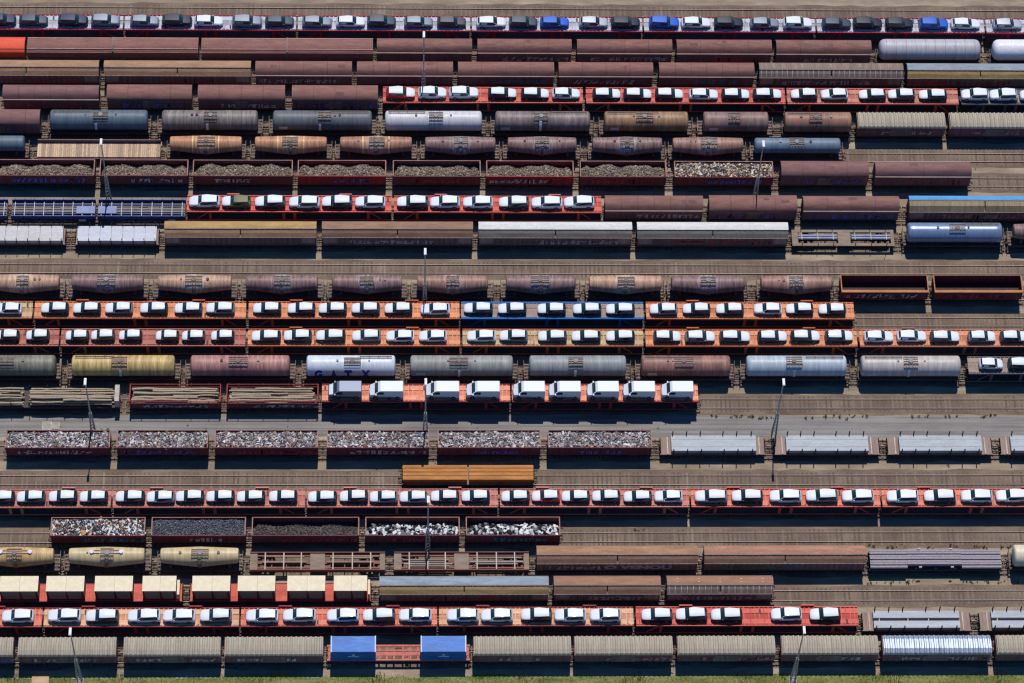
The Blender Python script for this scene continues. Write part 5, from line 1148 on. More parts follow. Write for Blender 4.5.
def van_meshes():
    out={}; W=.98
    side=[(-2.45,.35),(-2.45,.8),(-2.3,1.02),(-1.72,1.28),(-1.12,2.08),(-.8,2.26),(2.36,2.26),(2.45,2.1),(2.45,.35)]
    m=MB(); n=len(side)
    def tp(x,z): return W if z<1.3 else W-(z-1.3)*.13
    def cut(x,y): return y*(.86 if x<-2.25 else 1.)
    vs=[(x,-cut(x,tp(x,z)),z) for x,z in side]+[(x,cut(x,tp(x,z)),z) for x,z in side]
    m.add(vs,[(i,(i+1)%n,n+(i+1)%n,n+i) for i in range(n)]+[tuple(range(n-1,-1,-1)),tuple(range(n,2*n))])
    m.v=[(x,y,z*.9 if z>1.3 else z) for x,y,z in m.v]
    for s in (-1,1): a,b=sorted((s*W,s*(W+.2))); m.box(-1.55,-1.38,a,b,1.2,1.5)
    out['body']=m.mesh('van_body',[CAR['white']],25)
    g=MB(); a,b=(-1.68,1.28),(-1.15,1.84); o=.018
    g.add([(a[0]-o,-W+.1,a[1]+o),(a[0]-o,W-.1,a[1]+o),(b[0]-o,W-.2,b[1]+o),(b[0]-o,-W+.2,b[1]+o)],[(0,1,2,3)]); out['windscreen']=g.mesh('van_windscreen',[GLASS])
    for s,k in ((-1,'side_a'),(1,'side_b')):
        g=MB(); y0=s*(W+.008); y1=s*(tp(0,2.0)+.012)
        g.add([(-1.5,y0,1.3),(-.35,y0,1.3),(-.35,y1,1.78),(-1.05,y1,1.78)],[(0,1,2,3)]); out[k]=g.mesh('van_side_window',[GLASS])
    mw=MB(); mw.cyl((0,-.12,0),(0,.12,0),.34,18); mw.cyl((0,-.128,0),(0,.128,0),.2,14,1); out['wheel']=mw.mesh('van_wheel',[TYRE,RIM])
    out['wp']=[(x,s*.92,.34) for x in (-1.55,1.6) for s in (-1,1)]
    hl=MB(); hl.box(-.07,.07,-.16,.16,-.1,.1); out['lamp']=hl.mesh('van_headlight',[GLASS]); out['lp']=[(-2.36,s*.66,.86) for s in (-1,1)]
    st=MB()
    for s in (-1,1): a,b=sorted((s*(W+.004),s*(W+.02))); st.box(-1.1,1.2,a,b,.5,.58)
    out['strip']=st.mesh('van_side_strip',[TYRE]); return out
def build_van(loc,L,col,label,group):
    M_=shared('van',van_meshes); r=empty('van',loc,label,'van',group); r.scale=(max(.92,min(1.05,L/4.95)),1,1)
    set_mat(link('body',M_['body'],r),CAR[col]); link('windscreen',M_['windscreen'],r); link('side_window',M_['side_a'],r); link('side_window',M_['side_b'],r)
    link('side_strip',M_['strip'],r)
    if col!='white':
        g=MB(); g.add([(-2.31,-.8,1.05),(-1.75,-.9,1.292),(-1.75,.9,1.292),(-2.31,.8,1.05)],[(0,1,2,3)]); g.v=[(x,y,z+.012) for x,y,z in g.v]; part('bonnet',g,CAR['white'],r)
    for p in M_['wp']: link('wheel',M_['wheel'],r,p)
    for p in M_['lp']: link('headlight',M_['lamp'],r,p)
    return r
DECKZ=2.9
def carrier(root,L,gl,gr,o):
    deck=P(o['deck']); side=P(o['side']); W=1.48
    h=L/2
    for a,b in ((-h,-.002),(.002,h)):
        ew=.26 if o['side']=='royal' else .12
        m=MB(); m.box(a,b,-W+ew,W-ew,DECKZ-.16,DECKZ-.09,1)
        for y in (-.8,.8): m.box(a,b,y-.36,y+.36,DECKZ-.09,DECKZ)
        x=a+.45; k=0
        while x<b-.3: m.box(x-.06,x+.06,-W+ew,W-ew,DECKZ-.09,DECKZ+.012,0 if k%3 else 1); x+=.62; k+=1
        for k in range(7):                                     # chocks and straps lying on the treads
            x=random.uniform(a+.4,b-.4); y=random.choice((-.8,.8)); m.box(x-.12,x+.12,y-.3,y+.3,DECKZ,DECKZ+.07,random.choice((1,2)))
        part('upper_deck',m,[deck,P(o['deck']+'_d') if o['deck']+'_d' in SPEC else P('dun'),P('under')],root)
        for s in (-1,1):
            m=MB(); p,q=sorted((s*W,s*(W-ew))); m.box(a,b,p,q,DECKZ-.24,DECKZ+.05); part('edge_rail',m,side,root)
        m=MB(); m.box(a,b,-1.3,1.3,.72,.84)
        for s in (-1,1): p,q=sorted((s*1.3,s*1.42)); m.box(a,b,p,q,.62,.93)
        part('lower_deck',m,P('under'),root)
        for s in (-1,1):
            m=MB(); p,q=sorted((s*1.42,s*1.47)); m.box(a,b,p,q,.8,.95); part('lower_rail',m,side,root)
    def post():
        m=MB(); m.box(-.2,.2,-.06,.06,.95,DECKZ-.24); return m
    for s in (-1,1):
        for x in (-.8,.8,-h+3.4,h-3.4):
            part('support_post',post(),side,root,loc=(x,s*1.36,0))
        for q in (-1,1):
            m=MB(); m.bar((q*(h-3.1),s*1.36,DECKZ-.26),(q*(h-1.5),s*1.36,1.),.14); part('diagonal_brace',m,side,root)
    for x in (-h+2.4,-2.6,2.6,h-2.4): add_wheelset(root,x)
    buffers(root,h,1,gr); buffers(root,-h,-1,gl)
    if o['deck'] in('redorange','peach','salmon','orange','scarlet'):       # folded wheel ramps on the far side
        for x in (-h*.55,h*.55):
            m=MB(); m.box(x-.9,x+.9,W-.02,W+.16,DECKZ+.05,DECKZ+.3); part('side_flap',m,side,root)

# ------------------------------------------------------------------ lettering
def text_part(txt,root,m_,x,size,place,name='lettering',xs=1.):
    cu=bpy.data.curves.new('tmp_text','FONT'); cu.body=txt; cu.size=1.; cu.resolution_u=4; cu.offset=.06
    ob=bpy.data.objects.new('tmp_text',cu); COL.objects.link(ob)
    bpy.context.view_layer.update(); dg=bpy.context.evaluated_depsgraph_get()
    src=ob.evaluated_get(dg).to_mesh()
    import bmesh
    bm=bmesh.new(); bm.from_mesh(src); bmesh.ops.triangulate(bm,faces=bm.faces[:])
    for k in range(3): bmesh.ops.subdivide_edges(bm,edges=[e for e in bm.edges if abs(e.verts[0].co.y-e.verts[1].co.y)>.12],cuts=1)
    bmesh.ops.triangulate(bm,faces=bm.faces[:])
    mnx=min(v.co.x for v in bm.verts); mxx=max(v.co.x for v in bm.verts); mny=min(v.co.y for v in bm.verts); mxy=max(v.co.y for v in bm.verts)
    for v in bm.verts:
        u=(v.co.x-mnx)/(mxx-mnx); w=(v.co.y-mny)/(mxy-mny); v.co=place(u,w)
    me=bpy.data.meshes.new(name); bm.to_mesh(me); bm.free(); me.materials.append(m_)
    bpy.data.objects.remove(ob); bpy.data.curves.remove(cu)
    return link(name,me,root)

# ------------------------------------------------------------------ build all rows
ORD=['','first','second','third','fourth','fifth','sixth','seventh','eighth','ninth','tenth','eleventh','twelfth','thirteenth','fourteenth','fifteenth','sixteenth','seventeenth','eighteenth','nineteenth','twentieth']
NOTWAGON=('car','van','creambox','bluebox')
CATN={'carrier':('car_carrier_wagon','car carrier'),'tank':('tank_wagon','tank wagon'),'gas':('tank_wagon','tank wagon'),'belly':('tank_wagon','tank wagon'),'open':('open_wagon','open wagon'),
 'slide':('covered_wagon','covered wagon'),'plain':('covered_wagon','covered wagon'),'ribbed':('covered_wagon','covered wagon'),'hood':('covered_wagon','covered wagon'),'long':('covered_wagon','covered wagon'),
 'logs':('timber_wagon','timber wagon')}
GROUPN={'carrier':'car carrier wagons in the yard','tank':'tank wagons in the yard','gas':'tank wagons in the yard','belly':'belly tank wagons in the yard','open':'open wagons in the yard',
 'slide':'covered wagons in the yard','plain':'covered wagons in the yard','ribbed':'covered wagons in the yard','hood':'covered wagons in the yard','long':'long covered wagons in the yard'}
ROWN={'A':'top row','B':'second row from the top','C':'third row from the top','D':'fourth row from the top','E':'fifth row from the top','F':'sixth row from the top','G':'row of rubble wagons','H':'row below the rubble wagons',
'I':'row above the bare track','K':'row below the bare track','L':'row below the rusty tanks','M':'row above the grey tanks','N':'row above the vans','O':'row with the vans','P':'scrap row by the grey road','Q':'bare track below the scrap row',
'R':'sixth row from the bottom','S':'fifth row from the bottom','T':'fourth row from the bottom','U':'row of cream containers','V':'second row from the bottom','W':'bottom row'}
rows={}
for it in ITEMS: rows.setdefault(it[0],[]).append(it)
for rk,items in rows.items():
    y=TRACKS[rk][0]; rn=ROWN[rk]
    wag=sorted([i for i in items if i[1] not in NOTWAGON],key=lambda i:i[2])
    info=[]
    for n,it in enumerate(wag):
        _,kind,x0,x1,o=it; L=x1-x0; xc=(x0+x1)/2
        gl=min(.62,(x0-wag[n-1][3])/2) if n>0 else .5
        gr=min(.62,(wag[n+1][2]-x1)/2) if n<len(wag)-1 else .5
        if kind in('belly','tank'):
            gl=min(1.3,(x0-wag[n-1][3])/2) if n>0 else 1.0
            gr=min(1.3,(wag[n+1][2]-x1)/2) if n<len(wag)-1 else 1.0
        gl=max(gl,.1); gr=max(gr,.1)
        nm,cat=CATN.get(kind,('flat_wagon','flat wagon'))
        same=[j for j in wag if j[4]['look']==o['look']]
        look=o['look']
        wname=f"{ORD[n+1]} wagon, {rn}"
        lab=f"{look}, {ORD[n+1]} from left, {rn}" if rk!='Q' else f"{look}, alone on a bare track"
        root=empty(nm,(xc,y,RT),lab,cat,GROUPN.get(kind,'flat wagons in the yard'))
        info.append((x0,x1,wname,look,L,xc,o,kind))
        if kind in('slide','plain','ribbed','hood','long'):
            covered(root,kind,L,gl,gr,o)
            if o.get('txt'):
                t=o['txt']; text_part(t,root,P('graf_white'),0,1,lambda u,w:Vector((-L*.08+u*L*.42,-1.372,1.5+w*1.1)))
                graffiti(root,L,-1.37,'graf_white',frac=.3,x0=-L*.42)
        elif kind in('tank','gas','belly'):
            zc=tank(root,kind,L,gl,gr,o)
            if o.get('txt')=='GATX':
                r=o.get('r',1.48)+.012
                for ch,xa,xb in (('G',.090,.180),('A',.272,.343),('T',.428,.512),('X',.618,.717)):
                    def place(u,w,xa=xa,xb=xb):
                        al=R_(-32)+R_(64)*w; return Vector((-L/2+L*(xa+(xb-xa)*u),-r*math.cos(al),zc+r*math.sin(al)))
                    text_part(ch,root,P('gatxblue'),0,1,place)
        elif kind=='open':
            open_wagon(root,L,gl,gr,o)
            if o.get('load'):
                ld=o['load']; hp=part({'rubble':'rubble_heap','coal':'rubble_heap','bales':'bale_pile'}.get(ld,'scrap_heap'),heap(L,ld),HEAPM[ld],None,loc=(xc,y,RT))
                tag(hp,f"{HEAPL[ld]} in the {wname}",'rubble' if ld in('rubble','coal') else ('bales' if ld=='bales' else 'scrap'),None,'stuff')
        elif kind=='carrier': carrier(root,L,gl,gr,o)
        elif kind=='plank':
            flat(root,L,gl,gr,PLANK,planks=True,W=1.32,step=.3,z=1.4)
            for s in (-1,1):
                m=MB(); a,b=sorted((s*1.34,s*1.5)); m.box(-L/2,L/2,a,b,1.1,2.0 if s>0 else 1.2); part('side_sill',m,P('wall_dark'),root)
        elif kind=='bluefl':
            chassis(root,L,gl,gr,color='bluefr')
            for j in range(6):
                m=MB(); yy=-1.15+2.3*j/5; m.box(-L/2+.1,L/2-.1,yy-.15,yy+.15,1.17,1.22); part('deck_board',m,PALEPLANK,root)
            nst=9; xs=[-L/2+.5+(L-1.)*i/(nst-1) for i in range(nst)]
            for sg in (-1,1):
                m=MB(); a_,b_=sorted((sg*1.42,sg*1.5)); m.box(-L/2,L/2,a_,b_,.95,1.75)
                for q in xs: m.box(q-.05,q+.05,min(sg*1.5,sg*1.56),max(sg*1.5,sg*1.56),.9,1.9)
                part('side_panel',m,P('bluefr'),root)
                m=MB(); m.box(-L/2,L/2,sg*1.46-.05,sg*1.46+.05,1.75,1.8); part('top_rail',m,P('bluerail'),root)
            for q in xs:
                m=MB(); m.box(q-.045,q+.045,-1.38,1.38,1.22,1.42); part('cross_bolster',m,P('bluewhite'),root)
            for sg in (-1,1):
                m=MB(); m.box(-L/2+.4,L/2-.4,sg*1.5-.04,sg*1.5+.04,.42,.52)
                for i in range(len(xs)-1): m.bar((xs[i],sg*1.5,.47 if i%2 else .95),(xs[i+1],sg*1.5,.95 if i%2 else .47),.08)
                part('side_truss',m,P('bluefr'),root)
            for yy in (-.75,.75):
                m=MB(); m.box(-L/2+.2,L/2-.2,yy-.06,yy+.06,1.22,1.34); part('long_beam',m,P('bluefr'),root)
            for q in (xs[1],xs[3],xs[5],xs[7]):
                m=MB(); m.box(q-.5,q+.5,-1.62,-1.5,.6,1.0); part('side_box',m,P('bluewhite' if random.random()<.3 else 'bluefr'),root)
            for sg in (-1,1):
                if abs(xc+sg*L/2+59)<4:
                    m=MB(); m.box(sg*(L/2-1.4)-1.35,sg*(L/2-1.4)+1.35,-.85,.45,1.5,1.56); part('end_cover',m,P('bluepale'),root)
        elif kind=='sheet':
            flat(root,L,gl,gr,P('flatdeck'))
            xs=[-L/2+.5+(L-1.)*i/7 for i in range(8)]; stakes(root,xs,(-1.42,1.42),2.75,P('stake'),1.0)
            m=MB(); n=7
            for j in range(n):
                a,b=-L/2+.35+(L-.7)*j/n,-L/2+.35+(L-.7)*(j+1)/n; m.box(a+.015,b-.015,-1.3,1.3,1.24,2.0+random.uniform(-.03,.05))
            s=part('sheet_stack',m,P(o['col']),None,loc=(xc,y,RT)); tag(s,f"{'white' if 'white' in o['col'] else 'silver'} sheet stack on the {wname}",'sheets','sheet stacks on stake wagons')
        elif kind=='cradle':
            chassis(root,L,gl,gr,sill=1.3)
            m=MB()
            for s in (-1,1): m.box(-L/2,L/2,s*1.2-.22,s*1.2+.22,1.17,1.25)
            for a,b in ((-L/2,-L/2+.9),(-.1*L/2,.14*L/2),(L/2-.5,L/2)): m.box(a,b,-.98,.98,1.17,1.24)
            part('deck_frame',m,P('skeltan'),root)
            for a,b in ((-L/2+.9,-.12*L/2),(.16*L/2,L/2-.6)):
                for yy,rr in ((.2,.2),(-.25,.22)):
                    m=MB(); m.cyl((a,yy,1.45),(b,yy,1.45),rr,12); part('tube',m,P('tubegrey'),root,40)
                xs=[a+.5,(a+b)/2,b-.6]; stakes(root,xs,(-1.38,1.38),1.9,P('stake'),1.25)
                for q in xs: m=MB(); m.box(q-.06,q+.06,-.6,.6,1.62,1.7); part('cross_strap',m,P('skelwhite'),root)
        elif kind in('slab','slab2'):
            flat(root,L,gl,gr,PLANK if False else P('flatdeck'),W=1.42)
            la,lb=o['la']-xc,o['lb']-xc
            xs=[la+.25+(lb-la-.5)*t for t in (0,.17,.34,.62,.79,.97)]
            stakes(root,xs,(-1.46,1.46),2.75,P('stake'),1.0,t=.07)
            for s in (-1,1):
                m=MB(); a,b=(la-.6,la-.42) if s<0 else (lb+.42,lb+.6); m.box(a,b,-1.4,1.4,1.2,1.34); part('end_stop',m,P('skelwhite'),root)
            if kind=='slab':
                m=MB()
                for j in range(4): yy=-1.26+.63*j; m.box(la,lb,yy+.01,yy+.62,1.26,1.98+.03*math.sin(j*2))
                t=part('slab_load',m,P('slab'),None,loc=(xc,y,RT)); tag(t,f"pale grey steel slabs lying on the {wname}",'slabs','grey slab loads on flat wagons')
            else:
                for s in (-1,1):
                    m=MB(); a,b=sorted((s*.22,s*1.3)); m.box(la,lb,a,b,1.26,1.9)
                    t=part('slab_load',m,P('slab'),None,loc=(xc,y,RT)); tag(t,f"{'far' if s>0 else 'near'} grey slab lying on the {wname}",'slabs','grey slab loads on flat wagons')
                for q in (la+.8,la+(lb-la)*.4,la+(lb-la)*.64): m=MB(); m.box(q-.07,q+.07,-.2,.2,1.26,1.8); part('spacer',m,P('skelwhite'),root)
        elif kind=='beams':
            flat(root,L,gl,gr,P('flatdeck'),W=1.42)
            for s in (-1,1):
                a,b=sorted((s*.12,s*L/2-s*.1))
                for j in range(4):
                    m=MB(); yy=-1.2+.6*j; m.box(a,b,yy,yy+.56,1.28,2.15); m.box(a,b,yy+.1,yy+.46,2.15,2.2)
                    t=part('steel_beam',m,P('beam_ochre'),None,loc=(xc,y,RT)); tag(t,f"ochre steel beam in the {'left' if s<0 else 'right'} half of the ochre load on the bare track",'beam','ochre steel beams in the '+('left' if s<0 else 'right')+' half')
            stakes(root,[-L/2+.3,-L/4,L/4,L/2-.3],(-1.44,1.44),2.3,P('stake'),1.0)
        elif kind=='skel':
            chassis(root,L,gl,gr,sill=1.3,color='skelbrown'); m=MB()
            for s in (-1,1): m.box(-L/2,L/2,s*1.36-.06,s*1.36+.06,1.17,1.5); m.box(-L/2,L/2,s*.95-.1,s*.95+.1,1.17,1.24)
            part('side_frame',m,P('skelbrown'),root)
            for a,b in ((-L/2,-L/2+1.),(-1.,1.),(L/2-.7,L/2)):
                m=MB(); m.box(a,b,-1.28,1.28,1.25,1.32); part('deck_plate',m,P('skeltan'),root)
            for a,b in ((-L/2+1.1,-1.1),(1.1,L/2-.8)):
                for yy in (-.75,-.42,-.1,.22,.55,.8):
                    if random.random()<.8: m=MB(); m.box(a+random.uniform(0,1.),b-random.uniform(0,1.5),yy-.1,yy+.1,1.2,1.42); part('long_beam',m,P(random.choice(('skeltan','skeltan','steelgrey','under'))),root)
                for t in (.14,.5,.84):
                    q=a+(b-a)*t; m=MB(); m.box(q-.08,q+.08,-1.3,1.3,1.42,1.54); part('cross_bolster',m,P('skelwhite'),root)
        elif kind=='pipes':
            flat(root,L,gl,gr,P('under'),W=1.4)
            for a,b,dz in ((-L/2+.1,-L*.215,0),(-L*.215,L*.195,.06),(L*.195,L/2-.1,-.03)):
                for j in range(7):
                    yy=-1.25+2.5*j/6
                    if dz>.05 and j in (0,): continue
                    m=MB(); m.box(a,b,yy-.15,yy+.15,1.5,1.95+dz+.12*(j%2)); t=part('steel_bar',m,BARS,None,loc=(xc,y,RT))
                    tag(t,f"mauve grey steel bar stacked on the {wname}",'steel bar','mauve grey steel bars on one flat wagon')
            m=MB()
            for q in (-L*.12,L*.12):
                for yy in (-1.42,1.42): m.box(q-.2,q+.2,yy-.09,yy+.09,1.9,2.15)
            part('stake_cap',m,P('skelwhite'),root)
            m=MB()
            for q in [-L/2+1+(L-2)*i/6 for i in range(7)]: m.box(q-.15,q+.15,-1.3,1.3,1.2,1.49)
            part('bearer',m,P('under'),root)
        elif kind=='logs':
            flat(root,L,gl,gr,P('under'),W=1.4)
            st=o['stakes']; xs=[-L/2+.1,-L/2+1.6,-L/4*.4,L/4*.7,L/2-1.6,L/2-.1] if st else [-L/2+2.5*i for i in range(1,int(L/2.5))]
            stakes(root,xs,(-1.42,1.42),3.0 if st else 2.6,P('stakered' if st else 'stake'),1.0)
            if st:
                for s in (-1,1):
                    m=MB(); m.box(s*L/2-.06,s*L/2+.06,-1.4,1.4,1.2,2.9); part('end_frame',m,P('stakered'),root)
                    m=MB(); m.box(-L/2,L/2,s*1.42-.03,s*1.42+.03,2.86,2.94); part('top_rail',m,P('stakered'),root)
                    m=MB(); m.box(-L/2,L/2,s*1.36-.03,s*1.36+.03,1.2,2.3); part('side_wall',m,P('maroon'),root)
                graffiti(root,L,-1.47,'graf_white',z0=1.3,z1=2.1,frac=.7)
            segs=[(-L/2+.2,L/2-.2)] if st else [(-L/2+.3,-L*.02),(L*.0,L/2-.3)]
            for a0,b0 in segs:
                for lay,zz in enumerate((1.6,2.1,2.5)):
                    for j in range(7-(lay==2)):
                        yy=-1.12+.37*j+(.18 if lay==2 else 0)+random.uniform(-.05,.05); rr=random.uniform(.13,.21)
                        a,b=a0+random.uniform(0,.5),b0-random.uniform(0,.7)
                        if lay==2 and random.random()<.5: b=a+(b-a)*random.uniform(.45,.8)
                        elif lay==2 and random.random()<.4: a=b-(b-a)*random.uniform(.45,.8)
                        m=MB(); nseg=6; pts=[]
                        for i in range(nseg+1):
                            t=i/nseg; pts.append(Vector((a+(b-a)*t,yy+random.uniform(-.07,.07),zz+random.uniform(-.03,.05))))
                        rings=[]
                        for i,p in enumerate(pts):
                            q=rr*(1-.25*i/nseg)*random.uniform(.93,1.07); rings.append([(p.x,p.y-q*math.sin(2*math.pi*k/10),p.z+q*math.cos(2*math.pi*k/10)) for k in range(10)])
                        loft(m,rings); m.m[-2:]=[1,1]
                        t=part('log',m,[LOG,LOGEND],None,50,loc=(xc,y,RT)); tag(t,f"pale barked log stacked on the {wname}",'log',f"logs on the {wname}")
            if not st:
                m=MB(); m.box(L/2-.3,L/2+.35,-1.35,1.35,1.2,2.9); part('end_wall',m,P('skelwhite'),root)
        elif kind=='boxflat':
            flat(root,L,gl,gr,P('flatred'),W=1.3)
            for s in (-1,1): m=MB(); m.box(-L/2,L/2,s*1.36-.05,s*1.36+.05,1.0,1.24); part('side_sill',m,P('redframe'),root)
            a,b=o['ew']; m=MB(); m.box(a-xc,b-xc,-1.1,1.15,1.2,2.7); part('end_wall',m,P('creambox'),root)
        elif kind=='contflat':
            chassis(root,L,gl,gr,sill=1.05,color='skeletal'); m=MB()
            for s in (-1,1): m.box(-L/2,L/2,s*1.05-.14,s*1.05+.14,1.16,1.24); m.box(-L/2,L/2,s*.35-.1,s*.35+.1,1.1,1.2)
            part('long_beam',m,P('skeletal'),root)
            for q in (-2.6,-1.6,-.6,.6,1.6,2.6,-L/2+.3,L/2-.3): m=MB(); m.box(q-.12,q+.12,-1.2,1.2,1.02,1.15); part('cross_beam',m,P('skeletal'),root)
    # loads that are things of their own
    loads=sorted([i for i in items if i[1] in NOTWAGON],key=lambda i:i[2])
    cnt={}
    for it in loads:
        _,kind,x0,x1,o=it; xm=(x0+x1)/2
        if xm<-82 or xm>88: continue
        wi=min(info,key=lambda w:0 if w[0]<=xm<=w[1] else min(abs(xm-w[0]),abs(xm-w[1])))
        cnt[wi[2]]=cnt.get(wi[2],0)+1; od=ORD[cnt[wi[2]]]
        if kind=='car':
            v=o['v']; tn={'hatch':'hatchback','suv':'SUV','mini':'small hatchback'}[v]
            cn={'whitered':'white topped red','bronze':'dark bronze','steel':'steel grey','slate':'slate grey','navy':'dark navy'}.get(o['col'],o['col'])
            if o.get('roofcol'): cn='olive roofed white'
            if o.get('film')=='hood': cn='white bonneted olive'
            elif o.get('film'): cn='white topped '+{'redpaint':'red','steel':'steel grey','slate':'slate grey','navy':'dark navy'}.get(o['col'],o['col'])
            lab=f"{cn} {tn}, {od} car on {wi[2]}"
            build_car((xm,y-.1+random.uniform(-.06,.06),RT+DECKZ+.005),x1-x0,v,o['col'],o['f'],lab,f"cars on the {rn}",o.get('roofcol'),o.get('film',False))
        elif kind=='van':
            lab=f"{'grey' if o['col']!='white' else 'white'} panel van, {od} van on the {wi[2]}"
            build_van((xm,y-.12,RT+DECKZ+.005),x1-x0,o['col'],lab,'vans on the brick red carriers')
        elif kind=='creambox':
            L=x1-x0; r=empty('container',(xm,y,RT+1.2),f"cream container, {od} box on the {wi[2]}",'container','cream containers on red flat wagons')
            m=MB(); m.box(-L/2,L/2,-1.13,1.13,0.02,2.55); part('body',m,P('creamside'),r)
            for a,b in ((-L/2-.03,L*.02),(L*.02+.03,L/2+.03)): m=MB(); m.box(a,b,-1.17,1.17,2.55,2.62); part('roof_panel',m,P('creambox'),r)
            m=MB()
            for q in (-L/2+.05,.02*L,L/2-.3): m.add([(q-.06,-1.145,2.5),(q+.1,-1.145,2.5),(q+.35,-1.145,.05),(q-.06,-1.145,.05)],[(0,3,2,1)])
            m.box(-L/2,L/2,-1.16,-1.13,.02,.3); part('corner_frame',m,P('redframe'),r)
        elif kind=='bluebox':
            L=x1-x0; r=empty('container',(xm,y,RT+1.24),f"blue shipping container, {'left' if od=='first' else 'right'} one of two on the {wi[2]}",'container','blue containers on the bottom row')
            m=MB(); m.box(-L/2+.08,L/2-.08,-1.18,1.18,.05,2.55); n=24
            for i in range(n):
                x=-L/2+.2+(L-.4)*(i+.5)/n
                for s in (-1,1): a,b=sorted((s*1.18,s*1.205)); m.box(x-.07,x+.07,a,b,.15,2.45)
                m.box(x-.07,x+.07,-1.12,1.12,2.55,2.57)
            part('body',m,P('boxblue'),r)
            for s in (-1,1):
                m=MB(); x=s*(L/2-.04); m.box(x-.08,x+.08,-1.22,1.22,2.5,2.59); part('corner_post',m,P('boxpost'),r)
                m=MB()
                for t in (-1,1): m.box(x-.07,x+.07,t*1.17-.05,t*1.17+.05,0,2.5)
                part('corner_post',m,P('boxblue'),r)
                m=MB()
                for yy in (-.6,-.2,.2,.6): m.cyl((s*(L/2+.0),yy,.2),(s*(L/2+.0),yy,2.4),.03,6)
                part('lock_rod',m,P('boxpost'),r)
            m=MB(); m.box(-.2,.2,-1.225,-1.206,1.5,1.85); m.box(-.75,.75,-1.225,-1.206,1.1,1.3); part('emblem',m,P('boxpost'),r)

# ------------------------------------------------------------------ light masts
ys=sorted(t[0] for t in TRACKS.values())
def mast_parts(r):
    m=MB(); H=15.; h=6.5; b=.33; t=.13
    for sx in (-1,1):
        for sy in (-1,1): m.bar((sx*b,sy*b,0),(sx*t,sy*t,h),.11)
    for k in range(8):
        u0,u1=k/8,(k+1)/8; w0=b+(t-b)*u0; w1=b+(t-b)*u1
        for s in (-1,1):
            m.bar((-w0,s*w0,h*u0),(w1,s*w1,h*u1),.06); m.bar((s*w0,w0,h*u0),(s*w1,-w1,h*u1),.06)
    part('lattice_base',m,P('mast'),r)
    m=MB(); m.cyl((0,0,h-.3),(0,0,H-.2),.12,10,r2=.07); part('pole',m,P('mast'),r,40)
    a=link('lamp_head',None,r) if False else None
    m=MB(); m.box(-.17,.17,-.62,.5,H-.2,H-.06); m.box(-.12,.12,-.55,.42,H-.06,H)
    part('lamp_head',m,P('lamphead'),r)
    m=MB(); m.box(-.5,.5,-.5,.5,-.02,.18); part('footing',m,P('concrete'),r)
MLAB=['between the third and fourth rows near the top edge','left of centre below the rubble wagons','right of centre below the colourful scrap wagon','below the rusty tank row near the middle','by the left end of the grey road','by the middle of the grey road beside the vans','by the right end of the grey road','below the white bales near the middle','at the bottom left in the grass verge','at the bottom right in the grass verge']
for (x,y),lb in zip(MASTS,MLAB):
    best=None
    for a,b in zip(ys,ys[1:]):
        if a<y<b: best=(a+b)/2 if b-a<6 else None
    if best is not None: y=best
    elif y>20: y=24.6
    elif y>-30: y=-16.0
    r=empty('light_mast',(x,y,0),'tall grey light mast '+lb,'light mast','light masts across the yard'); mast_parts(r)
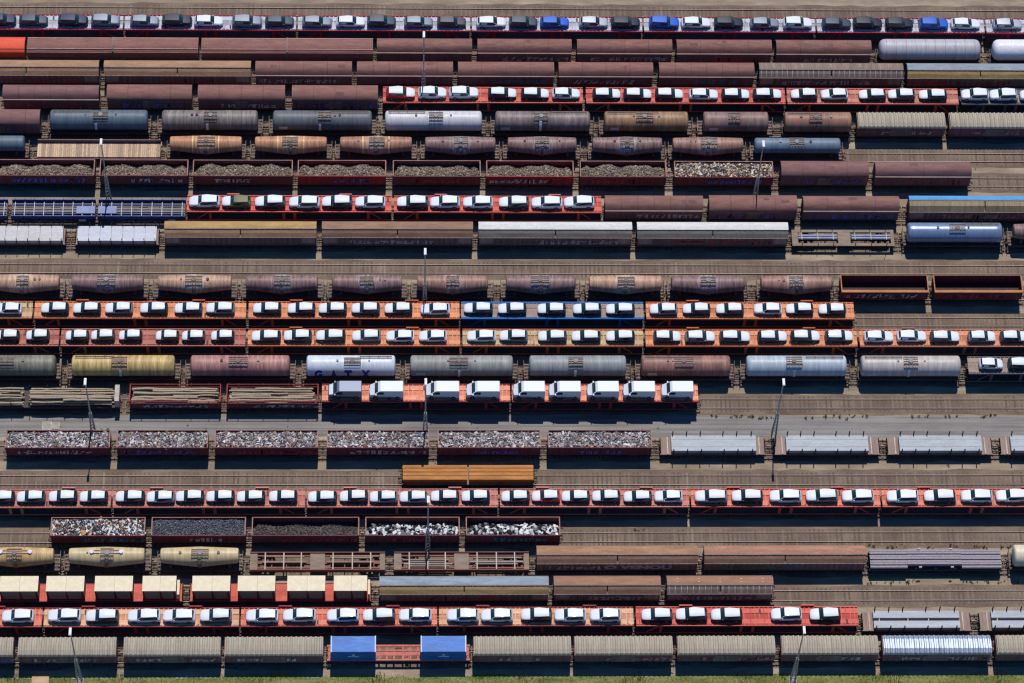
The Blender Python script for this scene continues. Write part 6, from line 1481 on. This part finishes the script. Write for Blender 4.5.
# small things on the ground
r=empty('cabinet',(CABINET[0],CABINET[1]+.1,0),'small tan topped cabinet by the mast at the bottom left','cabinet')
m=MB(); m.box(-1.1,1.1,-.5,.42,0,.75); part('body',m,P('skelwhite'),r)
m=MB(); m.box(-1.15,1.15,-.55,.47,.75,.82); part('lid',m,P('cabinet'),r)
for i,(x,y) in enumerate(FRAMES):
    r=empty('pit_cover',(x,y,.02),('larger' if i==0 else 'smaller')+' square concrete pit cover on the grey road at left','pit cover','pit covers on the road')
    s=.55 if i==0 else .4
    m=MB(); 
    for a,b,c,d in ((-s-.12,s+.12,-s-.12,-s),(-s-.12,s+.12,s,s+.12),(-s-.12,-s,-s,s),(s,s+.12,-s,s)): m.box(a,b,c,d,0,.08)
    part('frame',m,P('skelwhite'),r); m=MB(); m.box(-s,s,-s,s,0,.04); part('lid',m,P('concrete'),r)

# ------------------------------------------------------------------ light, sky, camera
SUN_EL=65.5; SUN_AZ=4.     # degrees; azimuth measured from +Y towards +X
a=R_(SUN_AZ); e=R_(SUN_EL)
sd=Vector((math.sin(a)*math.cos(e),math.cos(a)*math.cos(e),math.sin(e)))
L_=bpy.data.lights.new('sun','SUN'); L_.energy=3.95; L_.angle=R_(.5); L_.color=(1.,.955,.9)
so=bpy.data.objects.new('sun',L_); COL.objects.link(so); so.rotation_euler=sd.to_track_quat('Z','Y').to_euler(); so.location=(0,0,120)
W_=bpy.data.worlds.new('World'); scene.world=W_; W_.use_nodes=True; nt=W_.node_tree
bg=nt.nodes['Background']; sky=nt.nodes.new('ShaderNodeTexSky'); sky.sky_type='NISHITA'; sky.sun_disc=False
sky.sun_elevation=e; sky.sun_rotation=a; sky.air_density=.8; sky.dust_density=0.; sky.ozone_density=8.
hs=nt.nodes.new('ShaderNodeHueSaturation'); hs.inputs['Saturation'].default_value=1.2; nt.links.new(sky.outputs[0],hs.inputs['Color']); nt.links.new(hs.outputs[0],bg.inputs[0]); bg.inputs[1].default_value=.105
cam=bpy.data.cameras.new('camera'); co=bpy.data.objects.new('camera',cam); COL.objects.link(co); scene.camera=co
f=Vector(CAM['fwd']).normalized(); u=Vector(CAM['up']).normalized(); r=f.cross(u)
co.matrix_world=Matrix(((r.x,u.x,-f.x,CAM['loc'][0]),(r.y,u.y,-f.y,CAM['loc'][1]),(r.z,u.z,-f.z,CAM['loc'][2]),(0,0,0,1)))
cam.lens=CAM['lens']; cam.sensor_width=36.; cam.clip_start=1.; cam.clip_end=6000.
vs=scene.view_settings; vs.view_transform='Standard'; vs.look='None'; vs.exposure=0.; vs.gamma=1.; vs.use_curve_mapping=False
scene.cycles.use_denoising=True; scene.cycles.filter_width=1.25
scene.cycles.max_bounces=4; scene.cycles.diffuse_bounces=2
